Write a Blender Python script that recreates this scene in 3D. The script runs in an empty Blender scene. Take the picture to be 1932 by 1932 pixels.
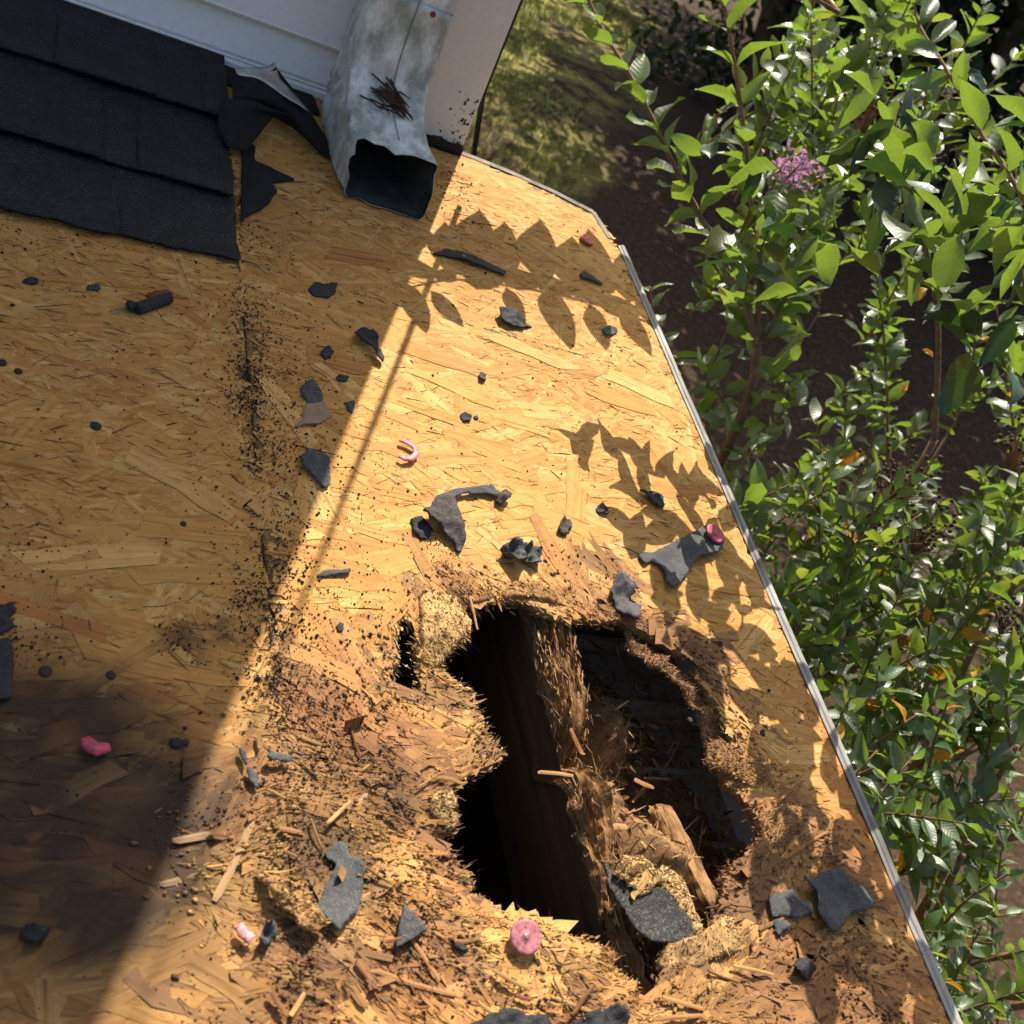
import bpy, math, random
import numpy as np
from mathutils import Vector, Matrix

SC = bpy.context.scene
COL = SC.collection
# ------------------------------------------------------------------ camera
# Solved from the photograph: the picture is taken as 1932 units wide, the roof
# plane is z = 0 of a "roof frame" (x along the wall, y up the slope, z out of it)
# with its origin below the house corner.  The roof frame is pitched about X.
PX, FOC, CH, PITCH = 1932.0, 2040.0, 0.70, math.radians(12.5)
def _n(v):
    v = np.array(v, float)
    return v / np.linalg.norm(v)
D1 = _n([272 - 966, -1622 - 966, FOC])
D2 = _n([4700 - 966, 1590 - 966, FOC])
D2 = _n(D2 - D1 * D1.dot(D2))
DN = np.cross(D1, D2)                      # into the roof
UPN = -DN
def _ray(px, py):
    return np.array([(px - 966) / FOC, (py - 966) / FOC, 1.0])
ORG = _ray(868, 290) * (CH / _ray(868, 290).dot(DN))
RF = np.array([D2, D1, UPN])               # camera frame -> roof frame
ROOF = Matrix.Rotation(PITCH, 4, 'X')      # roof frame -> world
def rp(px, py, h=0.0):
    """roof-frame point seen at a picture position, h metres above the deck"""
    r = _ray(px, py)
    return RF @ (r * ((CH - h) / r.dot(DN)) - ORG)
def rpl(pts, h=0.0):
    return np.array([rp(a, b, h)[:2] for a, b in pts])
def rw(x, y, z=0.0):
    return ROOF @ Vector((x, y, z))
def at(px, py, depth):
    """world point on a sight line at a given distance along the view axis"""
    return ROOF @ Vector(RF @ (_ray(px, py) * depth - ORG))
CAMR = RF @ (-ORG)
cam = bpy.data.cameras.new('camera')
cam.sensor_fit = 'HORIZONTAL'
cam.sensor_width = 36.0
cam.lens = FOC / PX * 36.0
cam.clip_start, cam.clip_end = 0.02, 500.0
cam.dof.use_dof = True
cam.dof.focus_distance = 1.12
cam.dof.aperture_fstop = 11.0
camo = bpy.data.objects.new('camera', cam)
COL.objects.link(camo)
_rx, _ry, _rz = RF[:, 0], -RF[:, 1], -RF[:, 2]
_m = Matrix(((_rx[0], _ry[0], _rz[0], CAMR[0]), (_rx[1], _ry[1], _rz[1], CAMR[1]), (_rx[2], _ry[2], _rz[2], CAMR[2]), (0, 0, 0, 1)))
camo.matrix_world = ROOF @ _m
CAMW = camo.matrix_world.translation.copy()
SC.camera = camo
# ------------------------------------------------------------------ light
# roof frame, towards the sun: the house corner's shadow runs down the deck as in the photograph
SUNR = Vector((0.205, 0.66, 0.722)).normalized()
SUNW = (ROOF.to_3x3() @ SUNR).normalized()
world = bpy.data.worlds.new('World')
SC.world = world
world.use_nodes = True
wn = world.node_tree.nodes
sky = wn.new('ShaderNodeTexSky')
sky.sky_type = 'NISHITA'
sky.sun_disc = False
sky.sun_elevation = math.asin(SUNW.z)
sky.sun_rotation = math.atan2(SUNW.x, SUNW.y)
sky.air_density, sky.dust_density, sky.ozone_density = 1.0, 4.0, 0.3
wn['Background'].inputs[1].default_value = 0.094
world.node_tree.links.new(sky.outputs[0], wn['Background'].inputs[0])
sl = bpy.data.lights.new('sun', 'SUN')
sl.energy, sl.angle, sl.color = 5.0, math.radians(0.30), (1.0, 0.93, 0.80)
so = bpy.data.objects.new('sun', sl)
COL.objects.link(so)
so.rotation_euler = SUNW.to_track_quat('Z', 'Y').to_euler()
SC.view_settings.view_transform = 'Standard'
SC.view_settings.look = 'None'
SC.view_settings.gamma = 1.0
SC.view_settings.exposure = 0.80
SC.cycles.use_denoising = True
SC.cycles.max_bounces = 5
SC.cycles.diffuse_bounces = 3
SC.cycles.glossy_bounces = 2
SC.cycles.transmission_bounces = 3
SC.cycles.use_adaptive_sampling = True
SC.cycles.adaptive_threshold = 0.015
SC.cycles.transparent_max_bounces = 8

# ------------------------------------------------------------------ helpers
rng = np.random.default_rng(7)
def _hash(i, j, s):
    h = (i * 374761393 + j * 668265263 + s * 974634777) & 0xffffffff
    h = ((h ^ (h >> 13)) * 1274126177) & 0xffffffff
    return ((h ^ (h >> 16)) & 0xffff) / 65535.0
def vnoise(x, y, s=0):
    x, y = np.asarray(x, float), np.asarray(y, float)
    xi, yi = np.floor(x).astype(np.int64), np.floor(y).astype(np.int64)
    fx, fy = x - xi, y - yi
    fx, fy = fx * fx * (3 - 2 * fx), fy * fy * (3 - 2 * fy)
    a, b = _hash(xi, yi, s), _hash(xi + 1, yi, s)
    c, d = _hash(xi, yi + 1, s), _hash(xi + 1, yi + 1, s)
    return (a + (b - a) * fx) * (1 - fy) + (c + (d - c) * fx) * fy
def fbm(x, y, s=0, o=4):
    v, a, t = 0.0, 1.0, 0.0
    for k in range(o):
        v = v + a * vnoise(np.asarray(x) * 2 ** k + k * 17.3, np.asarray(y) * 2 ** k + k * 9.1, s + k)
        t += a
        a *= 0.5
    return v / t
def sstep(a, b, x):
    t = np.clip((np.asarray(x) - a) / (b - a), 0, 1)
    return t * t * (3 - 2 * t)
def inpoly(x, y, P):
    x, y = np.asarray(x), np.asarray(y)
    r = np.zeros(x.shape, bool)
    n = len(P)
    for i in range(n):
        x0, y0 = P[i]
        x1, y1 = P[(i + 1) % n]
        if y0 == y1:
            continue
        c = ((y0 > y) != (y1 > y)) & (x < (x1 - x0) * (y - y0) / (y1 - y0) + x0)
        r ^= c
    return r
def pdist(x, y, P, near=False):
    """distance to a closed outline, and the nearest point on it"""
    x, y = np.asarray(x, float), np.asarray(y, float)
    best = np.full(x.shape, 1e9)
    bx, by = np.zeros(x.shape), np.zeros(x.shape)
    n = len(P)
    for i in range(n):
        a = P[i]
        b = P[(i + 1) % n]
        d = b - a
        L = d.dot(d) + 1e-18
        t = np.clip(((x - a[0]) * d[0] + (y - a[1]) * d[1]) / L, 0, 1)
        qx, qy = a[0] + t * d[0], a[1] + t * d[1]
        dd = np.hypot(x - qx, y - qy)
        m = dd < best
        best = np.where(m, dd, best)
        if near:
            bx, by = np.where(m, qx, bx), np.where(m, qy, by)
    return (best, bx, by) if near else best
def ragged(P, step, amp, seed, freq=60.0):
    """resample a closed outline and roughen it"""
    P = np.asarray(P, float)
    out = []
    n = len(P)
    for i in range(n):
        a, b = P[i], P[(i + 1) % n]
        k = max(1, int(np.hypot(*(b - a)) / step))
        for j in range(k):
            out.append(a + (b - a) * j / k)
    Q = np.array(out)
    T = np.roll(Q, -1, 0) - np.roll(Q, 1, 0)
    N = np.stack([T[:, 1], -T[:, 0]], 1) / (np.linalg.norm(T, axis=1)[:, None] + 1e-9)
    v = fbm(Q[:, 0] * freq, Q[:, 1] * freq, seed, 3) - 0.5 + 0.35 * (vnoise(Q[:, 0] * freq * 6, Q[:, 1] * freq * 6, seed + 5) - 0.5)
    return Q + N * (v * 2 * amp)[:, None]

def mesh(name, V, F, mat=None, smooth=False, col=None, uv=None):
    """one mesh from arrays; F is an (n,3) or (n,4) array or a list of faces; col is per-vertex rgb"""
    me = bpy.data.meshes.new(name)
    V = np.asarray(V, np.float32).reshape(-1, 3)
    if isinstance(F, np.ndarray) and F.ndim == 2:
        nf, k = F.shape
        me.vertices.add(len(V))
        me.vertices.foreach_set('co', V.ravel())
        me.loops.add(nf * k)
        me.loops.foreach_set('vertex_index', F.astype(np.int32).ravel())
        me.polygons.add(nf)
        me.polygons.foreach_set('loop_start', np.arange(0, nf * k, k, dtype=np.int32))
        me.update(calc_edges=True)
    else:
        me.from_pydata([tuple(map(float, v)) for v in V], [], [tuple(int(i) for i in f) for f in F])
        me.update()
    if smooth:
        me.polygons.foreach_set('use_smooth', np.ones(len(me.polygons), bool))
    if col is not None:
        c = np.ones((len(V), 4), np.float32)
        c[:, :3] = col
        a = me.attributes.new('tint', 'FLOAT_COLOR', 'POINT')
        a.data.foreach_set('color', c.ravel())
    if uv is not None:
        l = me.uv_layers.new(name='grain')
        idx = np.empty(len(me.loops), np.int32)
        me.loops.foreach_get('vertex_index', idx)
        l.data.foreach_set('uv', np.asarray(uv, np.float32)[idx].ravel())
    if mat is not None:
        me.materials.append(mat)
    return me
def obj(name, data, parent=None, mw=None):
    o = bpy.data.objects.new(name, data)
    COL.objects.link(o)
    if parent is not None:
        o.parent = parent
    if mw is not None:
        o.matrix_basis = mw
    return o
def tag(o, label=None, cat=None, group=None, kind=None):
    if label: o['label'] = label
    if cat: o['category'] = cat
    if group: o['group'] = group
    if kind: o['kind'] = kind
    return o
def empty(name, mw=None):
    o = bpy.data.objects.new(name, None)
    o.empty_display_size = 0.02
    COL.objects.link(o)
    if mw is not None:
        o.matrix_basis = mw
    return o
def roofmat(x=0.0, y=0.0, z=0.0):
    return ROOF @ Matrix.Translation((x, y, z))

class MB:
    """collects shapes for one mesh"""
    def __init__(s):
        s.v, s.f = [], []
    def add(s, V, F):
        b = len(s.v)
        s.v += [tuple(p) for p in V]
        s.f += [tuple(i + b for i in f) for f in F]
    def box(s, c, d, R=None):
        V = []
        for sx in (-.5, .5):
            for sy in (-.5, .5):
                for sz in (-.5, .5):
                    p = Vector((sx * d[0], sy * d[1], sz * d[2]))
                    if R is not None: p = R @ p
                    V.append(p + Vector(c))
        s.add(V, [(0, 1, 3, 2), (4, 6, 7, 5), (0, 4, 5, 1), (2, 3, 7, 6), (0, 2, 6, 4), (1, 5, 7, 3)])
    def loft(s, rings, closed=True, caps=True):
        n = len(rings[0])
        V = [p for r in rings for p in r]
        F = []
        for i in range(len(rings) - 1):
            for j in range(n if closed else n - 1):
                k = (j + 1) % n
                F.append((i * n + j, i * n + k, (i + 1) * n + k, (i + 1) * n + j))
        if caps and closed:
            F.append(tuple(reversed(range(n))))
            F.append(tuple((len(rings) - 1) * n + j for j in range(n)))
        s.add(V, F)
    def tube(s, pts, radii, k=6):
        pts = [Vector(p) for p in pts]
        if not hasattr(radii, '__len__'): radii = [radii] * len(pts)
        rings = []
        a = None
        for i, p in enumerate(pts):
            t = (pts[min(i + 1, len(pts) - 1)] - pts[max(i - 1, 0)]).normalized()
            if a is None:
                a = t.orthogonal().normalized()
            a = (a - t * a.dot(t)).normalized()
            b = t.cross(a)
            rings.append([p + (a * math.cos(2 * math.pi * j / k) + b * math.sin(2 * math.pi * j / k)) * radii[i] for j in range(k)])
        s.loft(rings)
    def lathe(s, prof, k=20):
        rings = [[Vector((r * math.cos(2 * math.pi * j / k), r * math.sin(2 * math.pi * j / k), z)) for j in range(k)] for r, z in prof]
        s.loft(rings)
    def me(s, name, mat, smooth=False):
        return mesh(name, s.v, s.f, mat, smooth)

def slab_mesh(name, P, step, ztop, thick, mat, holes=(), colf=None, smooth=False, off=(0, 0), under=None):
    """a sheet with a free outline (and holes), cut from a fine grid so that it can be bent; ztop(x, y) gives its upper face"""
    P = np.asarray(P, float)
    x0, y0 = P.min(0) - step
    x1, y1 = P.max(0) + step
    nx, ny = int((x1 - x0) / step) + 2, int((y1 - y0) / step) + 2
    gx, gy = np.meshgrid(x0 + np.arange(nx) * step, y0 + np.arange(ny) * step, indexing='ij')
    cx, cy = gx[:-1, :-1] + step / 2, gy[:-1, :-1] + step / 2
    keep = inpoly(cx, cy, P)
    for H in holes:
        keep &= ~inpoly(cx, cy, H)
    I = np.arange(nx * ny).reshape(nx, ny)
    Q = np.stack([I[:-1, :-1], I[1:, :-1], I[1:, 1:], I[:-1, 1:]], -1)[keep]
    # edges used once are the border
    E = np.concatenate([Q[:, [0, 1]], Q[:, [1, 2]], Q[:, [2, 3]], Q[:, [3, 0]]])
    key = np.sort(E, 1)
    kk = key[:, 0].astype(np.int64) * (nx * ny) + key[:, 1]
    u, inv, cnt = np.unique(kk, return_inverse=True, return_counts=True)
    B = E[cnt[inv] == 1]
    X, Y = gx.ravel().copy(), gy.ravel().copy()
    bv = np.unique(B)
    d, qx, qy = pdist(X[bv], Y[bv], P, True)
    for H in holes:
        d2, hx, hy = pdist(X[bv], Y[bv], H, True)
        m = d2 < d
        d, qx, qy = np.where(m, d2, d), np.where(m, hx, qx), np.where(m, hy, qy)
    m = d < step * 1.5
    X[bv[m]], Y[bv[m]] = qx[m], qy[m]
    used = np.unique(Q)
    mp = np.full(nx * ny, -1)
    mp[used] = np.arange(len(used))
    Q, B = mp[Q], mp[B]
    X, Y = X[used], Y[used]
    Z = ztop(X, Y)
    n = len(X)
    T = thick(X, Y) if callable(thick) else thick
    V = np.concatenate([np.stack([X - off[0], Y - off[1], Z], 1), np.stack([X - off[0], Y - off[1], Z - T], 1)])
    F = np.concatenate([Q, Q[:, ::-1] + n, np.stack([B[:, 1], B[:, 0], B[:, 0] + n, B[:, 1] + n], 1)])
    col = None
    if colf is not None:
        c = colf(X, Y)
        col = np.concatenate([c, c if under is None else np.broadcast_to(np.array(under), c.shape)])
    return mesh(name, V, F, mat, smooth, col)

# ------------------------------------------------------------------ materials
def mat(name):
    m = bpy.data.materials.new(name)
    m.use_nodes = True
    nt = m.node_tree
    b = nt.nodes['Principled BSDF']
    return m, nt, b
def N(nt, t, **kw):
    n = nt.nodes.new(t)
    for k, v in kw.items():
        setattr(n, k, v)
    return n
def ramp(nt, fac, stops):
    r = nt.nodes.new('ShaderNodeValToRGB')
    e = r.color_ramp.elements
    while len(e) < len(stops): e.new(0.5)
    for k, (p, c) in enumerate(stops):
        e[k].position = p
        e[k].color = (*c, 1) if len(c) == 3 else c
    nt.links.new(fac, r.inputs[0])
    return r
def tex(nt, kind, vec, scale, detail=4.0, rough=0.55, dist=0.0):
    t = nt.nodes.new(kind)
    t.inputs['Scale'].default_value = scale
    if kind == 'ShaderNodeTexNoise':
        t.inputs['Detail'].default_value = detail
        t.inputs['Roughness'].default_value = rough
        t.inputs['Distortion'].default_value = dist
    if vec is not None:
        nt.links.new(vec, t.inputs['Vector'])
    return t
def mapping(nt, vec, scale=(1, 1, 1), rot=(0, 0, 0)):
    m = nt.nodes.new('ShaderNodeMapping')
    m.inputs['Scale'].default_value = scale
    m.inputs['Rotation'].default_value = rot
    nt.links.new(vec, m.inputs['Vector'])
    return m.outputs[0]
def mix(nt, a, b, fac=1.0, mode='MIX'):
    m = nt.nodes.new('ShaderNodeMix')
    m.data_type, m.blend_type = 'RGBA', mode
    for s, v in ((0, fac), (6, a), (7, b)):
        if hasattr(v, 'is_output'):
            nt.links.new(v, m.inputs[s])
        elif s == 0:
            m.inputs[0].default_value = v
        else:
            m.inputs[s].default_value = (*v, 1)
    return m.outputs[2]
def bump(nt, b, height, strength=0.4, dist=0.002, prev=None):
    n = nt.nodes.new('ShaderNodeBump')
    n.inputs['Strength'].default_value = strength
    n.inputs['Distance'].default_value = dist
    nt.links.new(height, n.inputs['Height'])
    if prev is not None:
        nt.links.new(prev, n.inputs['Normal'])
    nt.links.new(n.outputs[0], b.inputs['Normal'])
    return n.outputs[0]
def coords(nt, which='Object'):
    return nt.nodes.new('ShaderNodeTexCoord').outputs[which]

def strand_material(name, gain=1.0, rough=0.75, tr=0.0):
    """wood strand: its own tint from the mesh, grain running along the strand"""
    m, nt, b = mat(name)
    a = N(nt, 'ShaderNodeAttribute', attribute_name='tint')
    uv = N(nt, 'ShaderNodeUVMap', uv_map='grain')
    g1 = tex(nt, 'ShaderNodeTexNoise', mapping(nt, uv.outputs[0], (6, 260, 1)), 1.0, 3, 0.6)
    g2 = tex(nt, 'ShaderNodeTexNoise', mapping(nt, uv.outputs[0], (20, 900, 1)), 1.0, 2, 0.6)
    r1 = ramp(nt, g1.outputs[0], [(0.30, (0.50, 0.38, 0.26)), (0.40, (0.90, 0.87, 0.82)), (0.55, (1.0, 1.0, 1.0)), (0.70, (1.08, 1.08, 1.08))])
    r2 = ramp(nt, g2.outputs[0], [(0.3, (0.80, 0.76, 0.70)), (0.55, (1.03, 1.03, 1.03))])
    c = mix(nt, mix(nt, a.outputs[0], r1.outputs[0], 1.0, 'MULTIPLY'), r2.outputs[0], 1.0, 'MULTIPLY')
    p = tex(nt, 'ShaderNodeTexNoise', coords(nt), 46.0, 3, 0.65)
    rr = ramp(nt, p.outputs[0], [(0.30, (0.80, 0.75, 0.68)), (0.5, (1.0, 1.0, 1.0)), (0.75, (1.06, 1.04, 1.0))])
    c = mix(nt, c, rr.outputs[0], 0.8, 'MULTIPLY')
    nt.links.new(c, b.inputs['Base Color'])
    b.inputs['Roughness'].default_value = rough
    b.inputs['Specular IOR Level'].default_value = 0.25
    return m
M_STRAND = strand_material('wood_strand')

def tinted(name, rough=0.85, nscale=120.0, lo=0.7, bumps=0.5, bdist=0.001, spec=0.2):
    m, nt, b = mat(name)
    a = N(nt, 'ShaderNodeAttribute', attribute_name='tint')
    t = tex(nt, 'ShaderNodeTexNoise', coords(nt), nscale, 6, 0.65)
    r = ramp(nt, t.outputs[0], [(0.3, (lo, lo, lo)), (0.65, (1.1, 1.1, 1.1))])
    nt.links.new(mix(nt, a.outputs[0], r.outputs[0], 1.0, 'MULTIPLY'), b.inputs['Base Color'])
    b.inputs['Roughness'].default_value = rough
    b.inputs['Specular IOR Level'].default_value = spec
    bump(nt, b, t.outputs[0], bumps, bdist)
    return m
M_BOARD = tinted('board_core', 0.9, 160.0, 0.6, 0.8, 0.002)

def asphalt(name, base, grit=0.5, sparkle=0.3, scale=900.0, rough=0.72):
    """granule-coated asphalt"""
    m, nt, b = mat(name)
    co = coords(nt)
    v = tex(nt, 'ShaderNodeTexVoronoi', co, scale)
    r = ramp(nt, v.outputs['Color'], [(0.1, tuple(x * (1 - grit) for x in base)), (0.6, base), (0.95, tuple(min(1, x * (1 + 2.5 * sparkle)) for x in base))])
    t = tex(nt, 'ShaderNodeTexNoise', co, 22.0, 6, 0.6)
    r2 = ramp(nt, t.outputs[0], [(0.3, (0.55, 0.55, 0.56)), (0.7, (1.25, 1.22, 1.18))])
    nt.links.new(mix(nt, r.outputs[0], r2.outputs[0], 1.0, 'MULTIPLY'), b.inputs['Base Color'])
    b.inputs['Roughness'].default_value = rough
    b.inputs['Specular IOR Level'].default_value = 0.35
    n1 = bump(nt, b, v.outputs['Distance'], 0.55, 0.0008)
    bump(nt, b, t.outputs[0], 0.3, 0.0015, n1)
    return m
M_SHINGLE = asphalt('shingle_granules', (0.0105, 0.011, 0.0125), .6, 1.1, 520.0, .66)
M_SCRAP = asphalt('scrap_granules', (0.085, 0.085, 0.086), 0.35, 0.25, 1100.0, 0.8)
M_SCRAPDARK = asphalt('scrap_asphalt_dark', (0.030, 0.030, 0.032), 0.4, 0.3, 1000.0, 0.75)
M_SCRAPBROWN = asphalt('scrap_asphalt_brown', (0.072, 0.058, 0.052), 0.35, 0.2, 700.0, 0.8)
M_FELT = asphalt('felt_underlayment', (0.010, 0.010, 0.011), 0.3, 0.2, 500.0, 0.85)

def plain(name, c, rough=0.5, spec=0.5, metal=0.0, nscale=0, lo=0.8, hi=1.05, bumps=0.0, bdist=0.001, stretch=None):
    m, nt, b = mat(name)
    b.inputs['Roughness'].default_value = rough
    b.inputs['Specular IOR Level'].default_value = spec
    b.inputs['Metallic'].default_value = metal
    if nscale:
        co = coords(nt)
        if stretch: co = mapping(nt, co, stretch)
        t = tex(nt, 'ShaderNodeTexNoise', co, nscale, 6, 0.62)
        r = ramp(nt, t.outputs[0], [(0.3, tuple(x * lo for x in c)), (0.68, tuple(x * hi for x in c))])
        nt.links.new(r.outputs[0], b.inputs['Base Color'])
        if bumps: bump(nt, b, t.outputs[0], bumps, bdist)
    else:
        b.inputs['Base Color'].default_value = (*c, 1)
    return m
# ================================================================== the porch roof
def z5(*pts):
    return [(644 + .4762 * a, 920 + .4762 * b) for a, b in pts]
HOLE_PX = z5((470, 455), (540, 448), (620, 438), (700, 442), (760, 470), (800, 495), (880, 520), (940, 508), (1010, 515), (1110, 530), (1200, 562),
             (1300, 604), (1440, 692), (1410, 722), (1440, 790), (1500, 880), (1545, 980), (1560, 1060), (1520, 1100), (1530, 1160), (1600, 1220), (1650, 1300),
             (1672, 1390), (1600, 1470), (1530, 1540), (1510, 1640), (1480, 1730), (1430, 1800), (1360, 1800), (1290, 1815), (1285, 1880), (1270, 1960),
             (1235, 2035), (1205, 2030), (1150, 1960), (1100, 1905), (1080, 1850), (960, 1790), (880, 1760), (790, 1720), (680, 1700), (655, 1678), (590, 1650), (535, 1625),
             (498, 1580), (530, 1550), (470, 1500), (440, 1450), (405, 1400), (440, 1340), (452, 1300), (436, 1250), (395, 1215), (430, 1190),
             (500, 1130), (555, 1105), (605, 1090), (622, 1050), (570, 960), (540, 880), (490, 780), (440, 778), (402, 722), (390, 680), (440, 625),
             (490, 600), (505, 530))
SLIT_PX = z5((205, 560), (275, 500), (300, 560), (296, 645), (330, 735), (300, 840), (222, 830), (192, 765), (215, 680))
HOLE = ragged(rpl(HOLE_PX), 0.004, 0.0042, 3, 70)
SLIT = ragged(rpl(SLIT_PX), 0.004, 0.003, 4, 90)
RAKE, SEAM = 0.243, -0.3415
# outline of the deck right of the panel seam: it runs in under the house wall and ends in a broken corner
TOPR = [tuple(rp(868, 290)[:2]), tuple(rp(950, 322)[:2]), tuple(rp(1040, 362)[:2]), tuple(rp(1118, 402)[:2]), tuple(rp(1150, 452)[:2])]
PANEL_R = np.array([(SEAM + 0.0009, -1.62), (RAKE, -1.62), (RAKE, TOPR[4][1] - 0.03)] + [TOPR[4]] + TOPR[3::-1] + [(0.0, 0.03), (-0.004, 0.32), (SEAM + 0.0009, 0.32)])
PANEL_L = np.array([(-1.15, -1.62), (SEAM - 0.0009, -1.62), (SEAM - 0.0009, 0.32), (-1.15, 0.32)])
HOLES = [HOLE, SLIT]

_hx, _hy = np.arange(-1.2, .30, .004), np.arange(-1.66, .36, .004)
_HG = np.full((len(_hx), len(_hy)), .5)
_i0, _i1, _j0, _j1 = np.searchsorted(_hx, (-.45, .30)).tolist() + np.searchsorted(_hy, (-1.45, -.55)).tolist()
_gx, _gy = np.meshgrid(_hx[_i0:_i1], _hy[_j0:_j1], indexing='ij')
_HG[_i0:_i1, _j0:_j1] = np.minimum(pdist(_gx, _gy, HOLE[::2]), pdist(_gx, _gy, SLIT[::2]) + 0.02)
def holedist(x, y):
    """distance to the hole's edge, looked up in a table"""
    u = np.clip((np.asarray(x, float) + 1.2) / .004, 0, len(_hx) - 2.001)
    v = np.clip((np.asarray(y, float) + 1.66) / .004, 0, len(_hy) - 2.001)
    i, j = u.astype(int), v.astype(int)
    a, b = u - i, v - j
    return (_HG[i, j] * (1 - a) + _HG[i + 1, j] * a) * (1 - b) + (_HG[i, j + 1] * (1 - a) + _HG[i + 1, j + 1] * a) * b
# wet rot and water stains: fields over the deck, in the deck's own coordinates
def blobs(x, y, L, s=0):
    v = np.zeros(np.shape(x))
    wx = x + 0.05 * (fbm(x * 14, y * 14, 91 + s) - .5)
    wy = y + 0.05 * (fbm(x * 14 + 5, y * 14, 95 + s) - .5)
    for px, py, r, k in L:
        q = rp(px, py)
        v = np.maximum(v, k * sstep(1.25, 0.55, np.hypot(wx - q[0], wy - q[1]) / r))
    return v
ROT_L = [(640, 1420, .085, .9), (760, 1250, .05, .5), (700, 1560, .12, 1), (560, 1650, .10, .85), (740, 1800, .13, 1), (480, 1500, .05, .45), (1000, 1900, .16, 1), (1300, 1900, .14, .95),
         (1420, 1500, .06, .95), (1500, 1720, .12, .85), (1600, 1860, .10, .7), (1330, 1250, .035, .5), (560, 1900, .10, .6), (1160, 1090, .03, .7), (800, 1150, .04, .45), (1060, 1070, .05, .4)]
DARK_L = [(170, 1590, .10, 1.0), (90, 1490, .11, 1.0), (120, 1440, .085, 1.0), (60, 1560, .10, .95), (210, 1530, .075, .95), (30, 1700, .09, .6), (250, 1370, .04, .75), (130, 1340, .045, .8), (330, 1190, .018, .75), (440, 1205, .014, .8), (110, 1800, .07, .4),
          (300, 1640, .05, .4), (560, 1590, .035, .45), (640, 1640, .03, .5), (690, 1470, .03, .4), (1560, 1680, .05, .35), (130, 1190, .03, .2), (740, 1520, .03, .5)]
RED_L = [(330, 580, .028, .3), (880, 1030, .035, .25), (1530, 1330, .045, .8), (1590, 1480, .05, .7), (1480, 1200, .03, .6), (1650, 1610, .05, .6), (890, 560, .02, .5), (760, 850, .03, .35), (640, 1330, .05, .4),
         (60, 1130, .016, .8), (400, 1000, .02, .4), (1110, 420, .05, .35), (1000, 880, .03, .2), (300, 1300, .03, .3)]
BROWN_L = [(330, 1650, .09, .55), (420, 1790, .09, .5), (250, 1880, .10, .45), (470, 1440, .06, .5), (560, 1500, .06, .6), (900, 1090, .05, .3), (1380, 1620, .06, .7), (1560, 1560, .05, .5), (1420, 1830, .08, .6), (620, 1330, .05, .45), (180, 1700, .08, .5),
           (40, 1120, .03, .25), (200, 700, .06, .12), (520, 430, .05, .25), (700, 360, .06, .25), (620, 300, .05, .3), (1130, 700, .04, .12)]
def brownf(x, y):
    return blobs(x, y, BROWN_L, 60)
def angf(x, y):
    """rotten wood shreds along its own lie"""
    return (fbm(x * 8, y * 8, 301, 2) - .5) * 3.4 - .25
def rotcol(x, y):
    """patches of red-brown, orange and pale shredded wood"""
    a, b = fbm(x * 17, y * 17, 311, 3), fbm(x * 31 + 7, y * 31, 315, 3)
    c = np.array([.375, .180, .063])[None] * np.ones((len(x), 1))
    k = sstep(.50, .62, a)[:, None]
    c = c * (1 - k) + np.array([.54, .305, .100]) * k
    k = sstep(.47, .36, a)[:, None]
    c = c * (1 - k) + np.array([.23, .105, .046]) * k
    k = (sstep(.56, .66, b) * .8)[:, None]
    return c * (1 - k) + np.array([.145, .075, .042]) * k
def rotf(x, y):
    d = holedist(x, y)
    n = fbm(x * 22, y * 22, 31)
    return np.clip(np.maximum(blobs(x, y, ROT_L), sstep(0.05, 0.0, d + 0.05 * (n - .5)) * .95), 0, 1)
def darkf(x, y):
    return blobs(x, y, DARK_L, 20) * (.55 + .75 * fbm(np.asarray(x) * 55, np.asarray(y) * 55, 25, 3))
def redf(x, y):
    return blobs(x, y, RED_L, 40)
def zdeck(x, y):
    """the face of the deck: flat board, swollen and lumpy where it rots, sagging into the hole"""
    d = holedist(x, y)
    r = rotf(x, y)
    z = 0.0010 * (fbm(x * 6, y * 6, 11) - .5)
    z = z + r * (0.010 * (fbm(x * 26, y * 26, 12) - .42) + 0.005 * (fbm(x * 90, y * 90, 13) - .5))
    z = z - 0.007 * sstep(0.028, 0.0, d) * fbm(x * 18, y * 18, 14)
    z = z + 0.004 * sstep(0.03, .012, d) * sstep(.45, .7, fbm(x * 13, y * 13, 15))
    # panel edges a touch swollen along the seam
    z = z + 0.0010 * sstep(0.03, 0.0, np.abs(x - SEAM))
    return z
def woodtint(x, y, seed, n):
    """colour of a strand from its own wood and the stains it lies in"""
    g = np.random.default_rng(seed)
    pale, mid, gold, brick = np.array([.61, .365, .125]), np.array([.52, .275, .074]), np.array([.47, .224, .054]), np.array([.41, .175, .044])
    t = g.random(n)
    c = np.where((t < .20)[:, None], pale, np.where((t < .68)[:, None], mid, np.where((t < .95)[:, None], gold, brick)))
    c = (c * .72 + mid * .28) * (0.92 + 0.15 * g.random(n))[:, None]
    r, d, e = rotf(x, y), darkf(x, y), redf(x, y)
    rc = rotcol(x, y) * (0.80 + 0.36 * g.random(n))[:, None]
    k = (sstep(.05, .6, r) * (0.7 + 0.3 * g.random(n)))[:, None]
    c = c * (1 - k) + rc * k
    c = c * (.86 + .24 * fbm(x * 5, y * 5, 331))[:, None]
    k = (brownf(x, y) * (0.4 + 0.6 * g.random(n)))[:, None]
    c = c * (1 - k) + np.array([.20, .105, .048]) * k
    k = (e * (0.3 + 0.7 * g.random(n)))[:, None]
    c = c * (1 - k) + np.array([.46, .17, .045]) * k
    return c
DARKC = np.array([.020, .0125, .008])

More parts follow.
